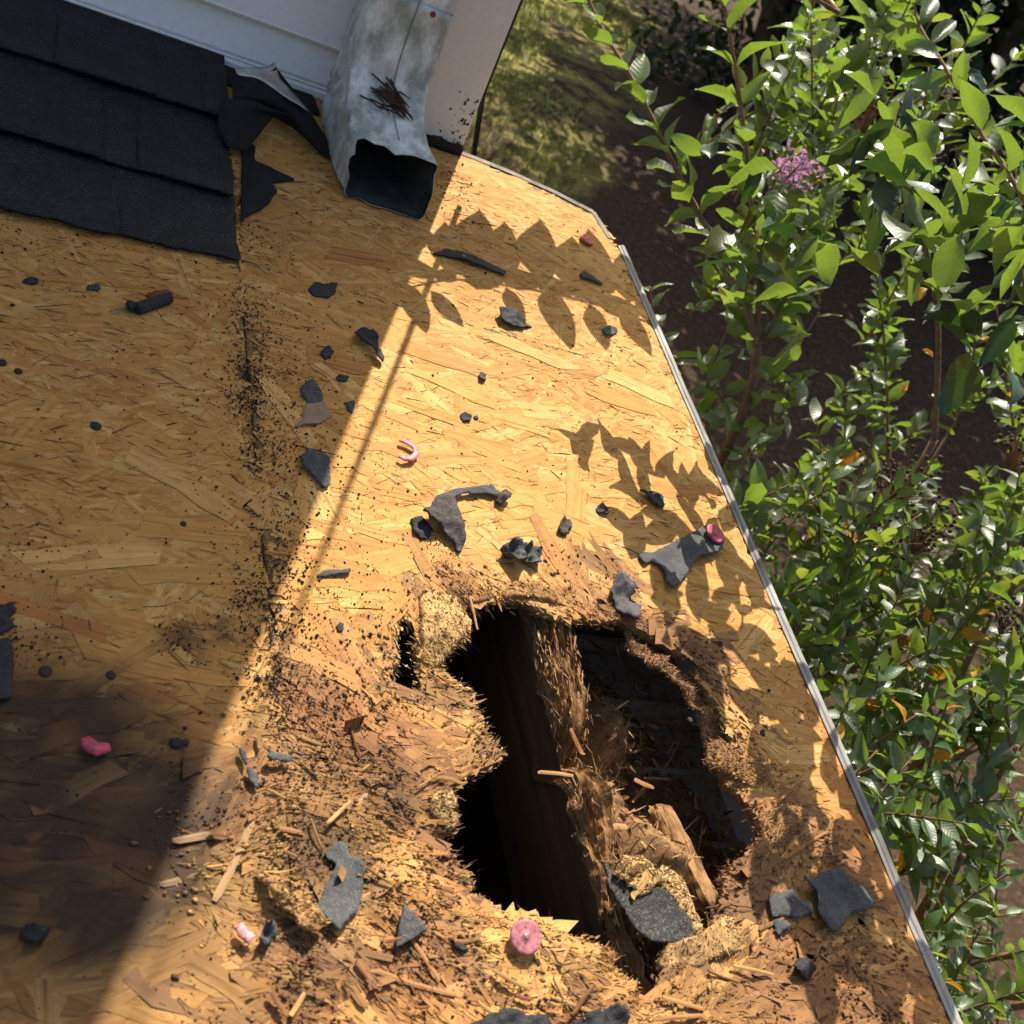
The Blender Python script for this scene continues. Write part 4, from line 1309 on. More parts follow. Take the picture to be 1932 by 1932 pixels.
scrap(S_, 'small grey stick-like strip left of the hole in sun', 'scrap', z4((1253, 1405), (1290, 1390), (1388, 1384), (1390, 1398), (1300, 1410), (1262, 1414)), .006, .003, .003, M_SCRAP, 23)
scrap(S_, 'tiny black crumb below the grey strip in sun', 'scrap', z4((1330, 1612), (1345, 1598), (1358, 1605), (1356, 1625), (1340, 1632)), .004, .003, .002, M_SCRAPDARK, 24)
scrap(S_, 'long narrow black strip below the downspout mouth', 'scrap', z7((458, 284), (520, 264), (600, 285), (700, 320), (815, 374), (806, 392), (680, 348), (590, 318), (520, 300)), .006, .003, .004, M_SCRAPDARK, 25)
scrap(S_, 'black folded scrap with pale corner among the leaf shadows', 'scrap', z7((775, 572), (800, 556), (842, 560), (900, 600), (952, 638), (900, 648), (840, 640), (790, 618)), .010, .004, .010, M_SCRAPDARK, 26)
scrap(S_, 'small grey oval scrap among leaf shadows near the rake', 'scrap', z7((1293, 660), (1320, 648), (1360, 655), (1366, 678), (1335, 692), (1305, 684)), .006, .004, .003, M_SCRAP, 27)
scrap(S_, 'sliver of dark bark by the rake in leaf shadow', 'scrap', z7((1180, 382), (1205, 378), (1245, 402), (1300, 434), (1290, 442), (1235, 420), (1195, 408)), .006, .003, .004, M_SCRAPBROWN, 28)
scrap(S_, 'tiny grey curl in full sun above the red crescent', 'scrap', z7((680, 890), (690, 876), (715, 882), (722, 905), (706, 915), (688, 908)), .006, .002, .004, M_SCRAP, 29)
scrap(S_, 'small black crumb in sun right of the red crescent', 'scrap', z7((590, 1082), (615, 1072), (645, 1088), (640, 1110), (605, 1115)), .006, .004, .004, M_SCRAPDARK, 30)
scrap(S_, 'tiny black fleck beside the small black crumb', 'scrap', z7((655, 1098), (672, 1088), (680, 1102), (668, 1112)), .004, .003, .001, M_SCRAPDARK, 31)
scrap(S_, 'grey arched strip of shingle edge above the brown folded piece', 'scrap', z7((452, 1520), (480, 1480), (560, 1452), (660, 1438), (755, 1428), (775, 1450), (800, 1462), (790, 1478), (700, 1468), (610, 1472), (530, 1502), (462, 1530)), .012, .004, .006, M_SCRAP, 32)
scrap('bark_fragment', 'dark bark crumb at the right end of the arched strip', 'bark', z7((770, 1478), (805, 1460), (842, 1482), (830, 1500), (800, 1530), (775, 1510)), .012, .006, .008, M_SCRAPBROWN, 33, group='bark fragments')
scrap(S_, 'brown folded piece of shingle with a torn nail hole', 'scrap', z7((388, 1572), (440, 1552), (480, 1500), (545, 1484), (570, 1530), (592, 1600), (628, 1700), (600, 1752), (555, 1700), (500, 1650), (430, 1612)), .014, .006, .014, M_SCRAPBROWN, 34, rough=.004)
scrap('bark_fragment', 'black crumbled mass under the left end of the folded piece', 'bark', z7((345, 1605), (400, 1590), (450, 1640), (440, 1690), (400, 1700), (362, 1670)), .006, .005, .006, M_SCRAPDARK, 35, group='bark fragments', rough=.006)
scrap(S_, 'small black torn bit in sun left of the leaf shadow', 'scrap', z7((1262, 1545), (1285, 1530), (1312, 1540), (1325, 1578), (1300, 1575), (1275, 1572)), .006, .003, .006, M_SCRAPDARK, 36)
scrap('bark_fragment', 'clot of brown bark in full sun above the hole', 'bark', z7((1072, 1640), (1085, 1605), (1110, 1598), (1142, 1615), (1138, 1655), (1105, 1682), (1080, 1670)), .007, .006, .008, M_SCRAPBROWN, 37, group='bark fragments', rough=.006)
scrap(S_, 'crumpled grey shingle lump casting a shadow just above the hole', 'scrap', z7((798, 1735), (830, 1708), (870, 1700), (920, 1715), (960, 1712), (1004, 1740), (1008, 1790), (980, 1812), (930, 1795), (880, 1818), (840, 1780)), .020, .006, .018, M_SCRAP, 38, rough=.012)
scrap(S_, 'black triangular scrap in the leaf shadow', 'scrap', z7((1474, 1450), (1540, 1465), (1592, 1482), (1606, 1530), (1578, 1545), (1520, 1495)), .008, .003, .005, M_SCRAPDARK, 39)
scrap(S_, 'large black shingle piece with a red cap nailed at its end', 'scrap', zc((250, 565), (390, 575), (520, 520), (700, 425), (900, 330), (1060, 240), (1200, 235), (1330, 430), (1290, 545), (1230, 585), (1000, 660), (900, 745), (830, 880), (720, 1010), (640, 1062), (560, 970), (548, 840), (480, 745), (380, 690), (285, 735), (215, 620)), .010, .004, .006, M_SCRAP, 40, rag=.0008)
scrap(S_, 'grey curled shingle bit with a bite out, at the hole top', 'scrap', zh((1262, 90), (1300, 78), (1345, 88), (1418, 140), (1372, 165), (1382, 212), (1428, 252), (1412, 322), (1370, 336), (1290, 255), (1245, 182)), .013, .004, .012, M_SCRAP, 41, rough=.005)
scrap(S_, 'black ragged scrap at the edge of the dark water stain', 'scrap', zb((670, 422), (700, 412), (745, 430), (738, 452), (700, 448), (678, 440)), .006, .004, .005, M_SCRAPDARK, 42)
scrap(S_, 'thin grey stick-shaped strip on the left of the rotten board', 'scrap', zb((948, 458), (962, 470), (985, 530), (1022, 570), (1022, 606), (1004, 608), (978, 555), (962, 510)), .008, .003, .004, M_SCRAP, 43)
scrap(S_, 'small grey curled strip beside the thin stick-shaped one', 'scrap', zb((1040, 490), (1065, 476), (1110, 482), (1155, 490), (1150, 512), (1100, 512), (1065, 506)), .010, .004, .006, M_SCRAP, 44)
scrap(S_, 'largest grey shingle scrap, boot-shaped, lying left of the hole', 'scrap', zb((1288, 862), (1320, 830), (1352, 810), (1382, 835), (1390, 868), (1436, 892), (1450, 932), (1436, 1010), (1420, 1092), (1380, 1130), (1340, 1178), (1290, 1130), (1248, 1082), (1282, 1020), (1310, 960), (1336, 905), (1302, 884)), .012, .004, .006, M_SCRAP, 45, rag=.0008)
scrap(S_, 'grey triangular shingle scrap left of the red nail cap', 'scrap', zb((1598, 1068), (1645, 1120), (1690, 1180), (1630, 1212), (1568, 1242), (1580, 1150)), .012, .004, .004, M_SCRAP, 46, rag=.0006)
scrap('wood_chunk', 'orange-brown chunk of rotten board beside the boot-shaped scrap', 'wood chunk', zb((1030, 945), (1060, 935), (1115, 978), (1180, 1030), (1250, 1085), (1292, 1150), (1250, 1180), (1200, 1184), (1150, 1110), (1090, 1040)), .016, .009, .008, plain('rotten_board_chunk', (.46, .26, .10), .9, .2, 0, 90, .5, 1.25, .9, .004, (1, 3, 1)), 47, group='wood chunks', rough=.008)
scrap(S_, 'crumpled glossy grey flap beside the broken pink cap', 'scrap', zb((1020, 1210), (1040, 1160), (1075, 1150), (1112, 1178), (1085, 1215), (1050, 1238), (1030, 1240)), .014, .003, .014, M_SCRAP, 48)
scrap(S_, 'small ribbed black oval scrap left of the red nail cap', 'scrap', zb((1798, 1232), (1815, 1222), (1850, 1232), (1862, 1248), (1840, 1258), (1808, 1250)), .008, .005, .003, M_SCRAPDARK, 49)
scrap('bark_fragment', 'black lump lying in the shade at lower left', 'bark', zb((88, 1172), (110, 1150), (160, 1152), (192, 1178), (180, 1210), (130, 1225), (98, 1205)), .009, .007, .008, M_SCRAPDARK, 50, group='bark fragments', rough=.006)
scrap(S_, 'torn black shingle in leaf shade at lower right, left half', 'scrap', zr((1298, 282), (1330, 255), (1400, 238), (1420, 270), (1470, 285), (1490, 330), (1430, 345), (1320, 352)), .010, .004, .006, M_SCRAP, 51)
scrap(S_, 'torn black shingle in leaf shade at lower right, right half', 'scrap', zr((1425, 182), (1450, 195), (1490, 200), (1510, 172), (1600, 155), (1650, 230), (1682, 215), (1690, 270), (1722, 288), (1700, 320), (1640, 330), (1600, 380), (1555, 412), (1490, 345), (1488, 250)), .013, .004, .010, M_SCRAP, 52)
scrap(S_, 'small black wedge below the torn shingle at lower right', 'scrap', zr((1318, 362), (1370, 360), (1402, 382), (1362, 408), (1340, 436)), .008, .003, .004, M_SCRAP, 53)
scrap(S_, 'small black scrap alone near the bottom right of the board', 'scrap', zr((1392, 545), (1436, 508), (1482, 548), (1475, 602), (1430, 575)), .010, .003, .008, M_SCRAPDARK, 54)
scrap(S_, 'crumpled black shingle cut by the bottom picture edge, left one', 'scrap', zr((115, 772), (200, 735), (280, 718), (350, 745), (430, 742), (450, 800), (120, 830)), .014, .005, .012, M_SCRAPDARK, 55, rough=.006)
scrap(S_, 'crumpled black shingle cut by the bottom picture edge, right one', 'scrap', zr((540, 760), (600, 720), (660, 700), (720, 678), (782, 728), (760, 800), (540, 815)), .016, .005, .014, M_SCRAPDARK, 56, rough=.006)
scrap(S_, 'gritty black shingle scrap fallen into the hole beside the rafter', 'scrap', zr((650, 128), (690, 180), (740, 215), (805, 268), (855, 238), (905, 250), (960, 330), (1020, 410), (1058, 482), (980, 470), (900, 450), (840, 445), (780, 400), (720, 310), (670, 220)), .002, .004, .008, asphalt('gritty_scrap', (.038, .036, .033), .5, .9, 700.0, .8), 57, group='shingle scraps on the bare board', tilt=(.10, .05))
scrap('wood_chunk', 'pale shredded board sliver behind the gritty scrap in the hole', 'wood chunk', zr((845, 180), (885, 145), (940, 175), (975, 220), (1005, 300), (1050, 430), (1030, 440), (960, 330), (910, 250), (870, 215)), .004, .007, .008, plain('shredded_board', (.56, .38, .15), .95, .15, 0, 160, .5, 1.2, 1.0, .004), 58, group='wood chunks', rough=.012)
scrap('wood_chunk', 'pale crumbly board lump on the gritty scrap in the hole', 'wood chunk', zr((690, 180), (720, 120), (800, 110), (850, 140), (870, 200), (840, 250), (800, 262), (740, 215)), .006, .008, .010, plain('shredded_board_pale', (.58, .39, .16), .95, .15, 0, 160, .5, 1.2, 1.0, .004), 59, group='wood chunks', rough=.016)
# black cylinder-like nail sleeve with red-brown backing, upper left
ns = tag(empty('black_sleeve_scrap', roofmat(*rp(284, 574)[:2], .004)), 'black rolled strip with a knob end and reddish backing in the shade', 'scrap')
c0 = Vector((*rp(284, 574)[:2], .004))
a_, b_ = Vector(rp(258, 583, .006)) - c0, Vector(rp(320, 562, .006)) - c0
mb = MB(); mb.tube([a_, a_.lerp(b_, .5), b_], [.0060, .0062, .0055], 8)
obj('rolled_strip', mb.me('rolled_strip', M_SCRAPDARK), ns)
a2 = Vector(rp(248, 577, .006)) - c0
mb = MB(); mb.tube([a2 + Vector((-.003, 0, -.003)), a2, a2 + Vector((.003, .001, .003))], [.004, .0065, .003], 8)
obj('knob', mb.me('knob', M_SCRAPDARK), ns)
a3 = Vector(rp(205, 588, .004)) - c0
mb = MB(); mb.tube([a3, a2], [.0006, .0012], 6)
obj('nail', mb.me('nail', plain('green_grey_nail', (.16, .17, .10), .5, .5)), ns)
under(scrap('reddish_backing', '', '', z4((575, 300), (600, 285), (660, 276), (690, 292), (680, 310), (620, 318)), .004, .002, .002, plain('rust_paper', (.20, .07, .035), .9, .2, 0, 60, .6, 1.2), 61), ns)
# nails and knots driven in the board
M_NAIL = plain('rusty_nail', (.035, .022, .018), .7, .4, .3, 120, .6, 1.4)
for k, (px, py, r, lab) in enumerate(((180, 806, .0048, 'dark nail head alone in the middle of the shaded board'), (3, 687, .004, 'nail head at the left picture edge'), (34, 703, .0034, 'small nail head near the left picture edge'), (345, 991, .0028, 'small nail head in the shaded board near the left seam'),
                                     (372, 757, .0014, 'tiny nail tip in the shaded board'), (208, 1277, .0036, 'nail head above the dark water stain'), (85, 1270, .0046, 'nail head at the left above the dark stain'), (640, 712, .002, 'tiny nail tip by the two-tone scrap'), (1300, 1360, .003, 'nail head on the right lip'), (1437, 1385, .0034, 'black nail hole in the board right of the hole'))):
    q = rp(px, py)
    mb = MB(); mb.lathe([(.0001, .0022), (r * .7, .0020), (r, .0012), (r * .95, .0002), (.0001, 0)], 12)
    o = obj('roofing_nail', mb.me('roofing_nail', M_NAIL), None, roofmat(q[0], q[1], float(zdeck(q[0], q[1])) + .001))
    tag(o, lab, 'nail', 'nails in the board')
# plastic nail caps
def plastic(name, c, r=.45):
    m, nt, b = mat(name)
    t = tex(nt, 'ShaderNodeTexNoise', coords(nt), 160, 5, .6)
    rr = ramp(nt, t.outputs[0], [(.3, tuple(x * .62 for x in c)), (.7, tuple(min(1, x * 1.1 + .03) for x in c))])
    t9 = tex(nt, 'ShaderNodeTexNoise', coords(nt), 420, 5, .7)
    dk = ramp(nt, t9.outputs[0], [(.36, (.16, .11, .08)), (.5, (1, 1, 1))])
    nt.links.new(mix(nt, rr.outputs[0], dk.outputs[0], .75, 'MULTIPLY'), b.inputs['Base Color'])
    r = r + .15
    b.inputs['Roughness'].default_value = r
    b.inputs['Subsurface Weight'].default_value = .15
    b.inputs['Subsurface Radius'].default_value = (.004, .0015, .0015)
    return m
M_CAPPINK, M_CAPRED = plastic('faded_pink_plastic', (.52, .17, .19)), plastic('red_plastic', (.50, .045, .09), .4)
def cap(label, px, py, h, tilt, m, r=.0128, group='plastic nail caps'):
    q = rp(px, py, h)
    root = tag(empty('plastic_washer', ROOF @ Matrix.Translation(q) @ Matrix.Rotation(tilt[0], 4, 'X') @ Matrix.Rotation(tilt[1], 4, 'Y')), label, 'nail cap', group)
    mb = MB(); mb.lathe([(.0001, .0018), (.0030, .0018), (.0036, .0013), (.0060, .0014), (r * .82, .0019), (r * .94, .0017), (r * .99, .0009), (r, -.0004), (r * .97, -.0012), (r * .7, -.0012), (.0001, -.0012)], 28)
    obj('disc', mb.me('disc', m, True), root)
    mb = MB(); mb.lathe([(.0001, .0026), (.0014, .0025), (.0022, .0020), (.0023, .0014), (.0001, .0012)], 12)
    obj('nail', mb.me('nail', plain('nail_metal', (.30, .20, .17), .5, .5, .4)), root)
    return root
cap('round faded pink nail cap standing at the lower edge of the hole', 992, 1768, .012, (.25, -.1), M_CAPPINK, .0126)
cap('round crimson nail cap on the black shingle piece near the rake', 1349, 1007, .0125, (.12, .05), M_CAPRED, .0125)
cap('small red nail cap lying at the top corner of the board', 1107, 452, .005, (.0, .1), plastic('orange_red_plastic', (.62, .10, .05)), .0112)
def crescent(label, pts, w, h, m, seed):
    """a broken piece of a cap rim"""
    P = [Vector(rp(*p, h)) for p in pts]
    c = sum(P, Vector()) / len(P)
    mb = MB()
    rings = []
    for i, p in enumerate(P):
        t = (P[min(i + 1, len(P) - 1)] - P[max(i - 1, 0)]).normalized()
        s = t.cross(Vector((0, 0, 1))).normalized()
        k = w * (.55 + .45 * math.sin(math.pi * i / (len(P) - 1)))
        rings.append([p - c + s * k + Vector((0, 0, 0)), p - c + s * k * .9 + Vector((0, 0, .0013)), p - c + Vector((0, 0, .0017)), p - c - s * k * .9 + Vector((0, 0, .0012)), p - c - s * k, p - c - Vector((0, 0, .0015))])
    mb.loft(rings)
    o = obj('plastic_washer', mb.me('plastic_washer', m, True), None, ROOF @ Matrix.Translation(c))
    return tag(o, label, 'nail cap', 'plastic nail caps')
crescent('pink crescent of a broken nail cap in full sun', z4((1582, 876), (1612, 886), (1640, 902), (1650, 928), (1632, 948), (1600, 950), (1580, 938)), .0034, .006, plastic('bright_pink_plastic', (.75, .26, .28)), 1)
crescent('crimson half of a nail cap lying in the dark stain', zb((335, 412), (350, 440), (385, 458), (435, 450)), .0058, .007, M_CAPRED, 2)
crescent('bright pink bit of broken cap beside the glossy grey flap', zb((948, 1150), (960, 1182), (985, 1205), (1002, 1190)), .0042, .010, plastic('shiny_pink_plastic', (.80, .30, .32)), 3)
# chalk line snapped across the board
M_CHALK = plain('teal_chalk', (.11, .19, .15), .95, .1)
a_, b_ = rp(455, 497), rp(1165, 690)
g_ = np.random.default_rng(9)
mb = MB()
for k in range(260):
    t = g_.random()
    if fbm(t * 40, 2.0, 5) < .42: continue
    p = a_ + (b_ - a_) * t
    y = p[1] + g_.normal(0, .0006)
    mb.box((p[0], y, float(zdeck(p[0], y)) + .0016), (g_.uniform(.001, .004), .0007, .0004))
o = obj('chalk_line', mb.me('chalk_line', M_CHALK), None, ROOF.copy())
tag(o, 'faint teal chalk line snapped across the board below the downspout', 'chalk line', kind='stuff')
# ================================================================== ground and far trees
def gz(x, y):
    """the bank behind the house: falls away by the wall, rises to the trees"""
    x, y = np.asarray(x, float), np.asarray(y, float)
    return -2.5 + 1.5 * sstep(1.0, 9.0, y + .25 * x) + .05 * np.maximum(0, y - 9) + .10 * (fbm(x * .7, y * .7, 5) - .5)
def grid(x0, x1, y0, y1, n, m, zf):
    gx, gy = np.meshgrid(np.linspace(x0, x1, n), np.linspace(y0, y1, m), indexing='ij')
    V = np.stack([gx.ravel(), gy.ravel(), zf(gx.ravel(), gy.ravel())], 1)
    I = np.arange(n * m).reshape(n, m)
    return V, np.stack([I[:-1, :-1], I[1:, :-1], I[1:, 1:], I[:-1, 1:]], -1).reshape(-1, 4)
def shade_bedf(x, y):
    """earth bed under the shrubs, coloured dark to stand in for shade; grass beyond its wavy border"""
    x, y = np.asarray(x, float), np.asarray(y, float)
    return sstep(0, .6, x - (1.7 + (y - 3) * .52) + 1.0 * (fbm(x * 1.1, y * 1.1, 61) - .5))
m_, nt, b = mat('lawn_and_earth')
co = coords(nt)
t1 = tex(nt, 'ShaderNodeTexNoise', co, .55, 6, .6)
t2 = tex(nt, 'ShaderNodeTexNoise', co, 26, 6, .7)
t3 = tex(nt, 'ShaderNodeTexNoise', co, 6, 5, .65)
grass = ramp(nt, t2.outputs[0], [(.3, (.17, .165, .04)), (.5, (.32, .29, .075)), (.7, (.42, .37, .13))])
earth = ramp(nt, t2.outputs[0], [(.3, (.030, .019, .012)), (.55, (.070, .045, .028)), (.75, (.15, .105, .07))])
shade_bed_ = N(nt, 'ShaderNodeAttribute', attribute_name='tint')
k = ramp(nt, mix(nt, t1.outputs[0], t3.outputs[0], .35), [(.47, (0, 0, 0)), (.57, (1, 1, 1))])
nt.links.new(mix(nt, mix(nt, grass.outputs[0], earth.outputs[0], k.outputs[0]), earth.outputs[0], shade_bed_.outputs['Fac']), b.inputs['Base Color'])  # bed mask darkens the earth colour in place of shade behind the shrubs
b.inputs['Roughness'].default_value = .95
b.inputs['Specular IOR Level'].default_value = .1
bump(nt, b, t2.outputs[0], .8, .03)
def warp(n, lo, mid0, mid1, hi):
    return np.concatenate([np.linspace(lo, mid0, n // 4)[:-1], np.linspace(mid0, mid1, n // 2)[:-1], np.linspace(mid1, hi, n // 4)])
gx, gy = np.meshgrid(warp(280, -60, -3, 12, 90), warp(280, -30, -3, 16, 160), indexing='ij')
V = np.stack([gx.ravel(), gy.ravel(), gz(gx.ravel(), gy.ravel())], 1)
I = np.arange(gx.size).reshape(gx.shape)
F = np.stack([I[:-1, :-1], I[1:, :-1], I[1:, 1:], I[:-1, 1:]], -1).reshape(-1, 4)
o = obj('ground', mesh('ground', V, F, m_, True, np.repeat(shade_bedf(V[:, 0], V[:, 1])[:, None], 3, 1)))
tag(o, kind='structure')
# short grass tufts on the bank
def grass_mesh(n, seed):
    g = np.random.default_rng(seed)
    x, y = g.uniform(-.2, 7, n), g.uniform(1.2, 12, n)
    keep = (fbm(x * .9, y * .9, 77) > .42) & (shade_bedf(x, y) < .4)
    x, y = x[keep], y[keep]
    n = len(x)
    z = gz(x, y)
    a = g.uniform(0, 6.28, n)
    hgt, w = g.uniform(.03, .085, n), g.uniform(.004, .009, n)
    lean = g.normal(0, .04, (n, 2))
    V = np.zeros((n, 3, 3))
    V[:, 0] = np.stack([x - np.cos(a) * w, y - np.sin(a) * w, z - .005], 1)
    V[:, 1] = np.stack([x + np.cos(a) * w, y + np.sin(a) * w, z - .005], 1)
    V[:, 2] = np.stack([x + lean[:, 0], y + lean[:, 1], z + hgt], 1)
    pal = np.array([[.18, .23, .045], [.30, .29, .07], [.40, .36, .12], [.13, .17, .035]])
    c = pal[g.integers(0, 4, n)] * g.uniform(.7, 1.2, n)[:, None]
    return mesh('grass', V.reshape(-1, 3), np.arange(n * 3).reshape(-1, 3), M_GRASS, False, np.repeat(c, 3, 0))
M_GRASS = tinted('grass_blade', .6, 40, .9, 0, .001, .3)
tag(obj('grass', grass_mesh(70000, 3)), 'short dry yellowish grass on the bank behind the house', 'grass', kind='stuff')

def leaf_material(name, c, trans, tamt=.45, rough=.32, vary=.35, spec=.5):
    m, nt, b = mat(name)
    oi = N(nt, 'ShaderNodeObjectInfo')
    a = N(nt, 'ShaderNodeAttribute', attribute_name='tint')
    uv = N(nt, 'ShaderNodeUVMap', uv_map='grain')
    sx = N(nt, 'ShaderNodeSeparateXYZ'); nt.links.new(uv.outputs[0], sx.inputs[0])
    # side veins running forward from the midrib, and the pale midrib itself
    ab = N(nt, 'ShaderNodeMath', operation='ABSOLUTE'); nt.links.new(sx.outputs[1], ab.inputs[0])
    sub = N(nt, 'ShaderNodeMath', operation='MULTIPLY_ADD'); nt.links.new(ab.outputs[0], sub.inputs[0]); sub.inputs[1].default_value = -.75; nt.links.new(sx.outputs[0], sub.inputs[2])
    mul = N(nt, 'ShaderNodeMath', operation='MULTIPLY'); nt.links.new(sub.outputs[0], mul.inputs[0]); mul.inputs[1].default_value = 52
    sn = N(nt, 'ShaderNodeMath', operation='SINE'); nt.links.new(mul.outputs[0], sn.inputs[0])
    vein = ramp(nt, sn.outputs[0], [(.0, (.97, .97, .97)), (.86, (1, 1, 1)), (1.0, (1.10, 1.11, 1.06))])
    rib = ramp(nt, ab.outputs[0], [(.0, (1.5, 1.5, 1.3)), (.018, (1.3, 1.3, 1.2)), (.03, (1, 1, 1))])
    hv = N(nt, 'ShaderNodeHueSaturation')
    hv.inputs['Color'].default_value = (*c, 1)
    rr = N(nt, 'ShaderNodeMapRange'); nt.links.new(oi.outputs['Random'], rr.inputs[0]); rr.inputs[3].default_value = 1 - vary; rr.inputs[4].default_value = 1 + vary
    nt.links.new(rr.outputs[0], hv.inputs['Value'])
    r2 = N(nt, 'ShaderNodeMapRange'); nt.links.new(oi.outputs['Random'], r2.inputs[0]); r2.inputs[3].default_value = .485; r2.inputs[4].default_value = .515
    nt.links.new(r2.outputs[0], hv.inputs['Hue'])
    cc = mix(nt, mix(nt, mix(nt, hv.outputs[0], a.outputs[0], 1, 'MULTIPLY'), vein.outputs[0], 1, 'MULTIPLY'), rib.outputs[0], 1, 'MULTIPLY')
    nt.links.new(cc, b.inputs['Base Color'])
    b.inputs['Roughness'].default_value = rough
    b.inputs['Specular IOR Level'].default_value = spec
    bp = N(nt, 'ShaderNodeBump'); bp.inputs['Strength'].default_value = .10; bp.inputs['Distance'].default_value = .0012
    nt.links.new(sn.outputs[0], bp.inputs['Height']); nt.links.new(bp.outputs[0], b.inputs['Normal'])
    tr = N(nt, 'ShaderNodeBsdfTranslucent')
    nt.links.new(mix(nt, trans, mix(nt, a.outputs[0], vein.outputs[0], 1, 'MULTIPLY'), 1, 'MULTIPLY'), tr.inputs[0])
    ms = N(nt, 'ShaderNodeMixShader'); ms.inputs[0].default_value = tamt
    nt.links.new(b.outputs[0], ms.inputs[1]); nt.links.new(tr.outputs[0], ms.inputs[2])
    nt.links.new(ms.outputs[0], nt.nodes['Material Output'].inputs[0])
    return m
M_LEAF = leaf_material('crape_leaf', (.050, .080, .030), (.28, .42, .04), .31, .45, .4, .85)
M_LEAFB = leaf_material('shaded_crape_leaf', (.022, .055, .022), (.05, .12, .012), .2, .42, .3, .7)  # shade of overhanging leaves put into a darker, less translucent colour
M_LEAFY = leaf_material('yellow_leaf', (.45, .24, .02), (.60, .30, .02), .4, .45, .2)
M_LEAFD = leaf_material('dark_tree_leaf', (.028, .052, .022), (.06, .10, .02), .25, .5, .3, .3)
M_BARKS = plain('shoot_bark', (.19, .115, .065), .8, .2, 0, 60, .6, 1.3, .3, .001)
M_BARKT = plain('tree_bark', (.09, .065, .05), .9, .2, 0, 14, .5, 1.3, .8, .02, (1, 1, .3))

def leaf_geo(k, seed, wid=.46, fold=.28, droop=.25, wave=.03, nx=7, ny=5):
    """one leaf: base at the origin, along +X, unit length"""
    g = np.random.default_rng(seed)
    V, U, F = [], [], []
    ph = g.uniform(0, 6.28)
    tw = g.normal(0, .7)
    for i in range(nx):
        t = i / (nx - 1)
        w = wid * .5 * (math.sin(math.pi * min(1, t ** .82)) ** .75 if 0 < t < 1 else .0) * (1 - .15 * t)
        w = max(w, .008 if t < 1 else .002)
        for j in range(ny):
            s = -1 + 2 * j / (ny - 1)
            z = abs(s) * w * fold * 1.4 - droop * t * t + wave * math.sin(t * 9 + ph + s * 2) * abs(s) + tw * s * w * (t - .3)
            V.append((t, s * w, z + .06 * t)); U.append((t, s * w))
    for i in range(nx - 1):
        for j in range(ny - 1):
            F.append((i * ny + j, (i + 1) * ny + j, (i + 1) * ny + j + 1, i * ny + j + 1))
    # petiole
    return np.array(V), np.array(U), np.array(F)
LEAF_GEO = [leaf_geo(0, s, w, f, d, wv) for s, w, f, d, wv in ((1, .50, .20, .12, .03), (2, .42, .45, .42, .05), (3, .56, .15, .26, .06), (4, .40, .6, .18, .03), (5, .50, .30, .55, .07), (6, .46, .06, .02, .02), (7, .46, .8, .30, .04), (8, .52, .25, .0, .06), (9, .36, .5, .65, .05))]
LEAF_LO = [leaf_geo(0, s, w, f, d, wv, 5, 3) for s, w, f, d, wv in ((1, .50, .20, .12, .03), (2, .46, .35, .30, .04), (3, .54, .15, .22, .05))]
LEAF_ME = {}
def leaf_me(v, m):
    if (v, m.name) not in LEAF_ME:
        V, U, F = LEAF_GEO[v]
        LEAF_ME[(v, m.name)] = mesh('leaf', V, F, m, True, np.ones((len(V), 3)), U)
    return LEAF_ME[(v, m.name)]
def joined_leaves(name, mats, m, seed, var=.35, geo=LEAF_LO):
    """many leaves as one mass; mats: list of 4x4"""
    g = np.random.default_rng(seed)
    Vs, Us, Fs, Cs, b = [], [], [], [], 0
    for M in mats:
        V, U, F = geo[g.integers(0, len(geo))]
        A = np.array(M)
        Vs.append(V @ A[:3, :3].T + A[:3, 3]); Us.append(U); Fs.append(F + b)
        Cs.append(np.tile(np.array([1, 1, 1]) * g.uniform(1 - var, 1 + var) * np.array([g.uniform(.85, 1.25), 1, 1]), (len(V), 1)))
        b += len(V)
    return mesh(name, np.concatenate(Vs), np.concatenate(Fs), m, True, np.concatenate(Cs), np.concatenate(Us))
def leafmat(p, d, nrm, L):
    d = d.normalized()
    s = nrm.cross(d)
    if s.length < 1e-4: s = d.orthogonal()
    s.normalize()
    n = d.cross(s)
    return Matrix(((d.x * L, s.x * L, n.x * L, p.x), (d.y * L, s.y * L, n.y * L, p.y), (d.z * L, s.z * L, n.z * L, p.z), (0, 0, 0, 1)))

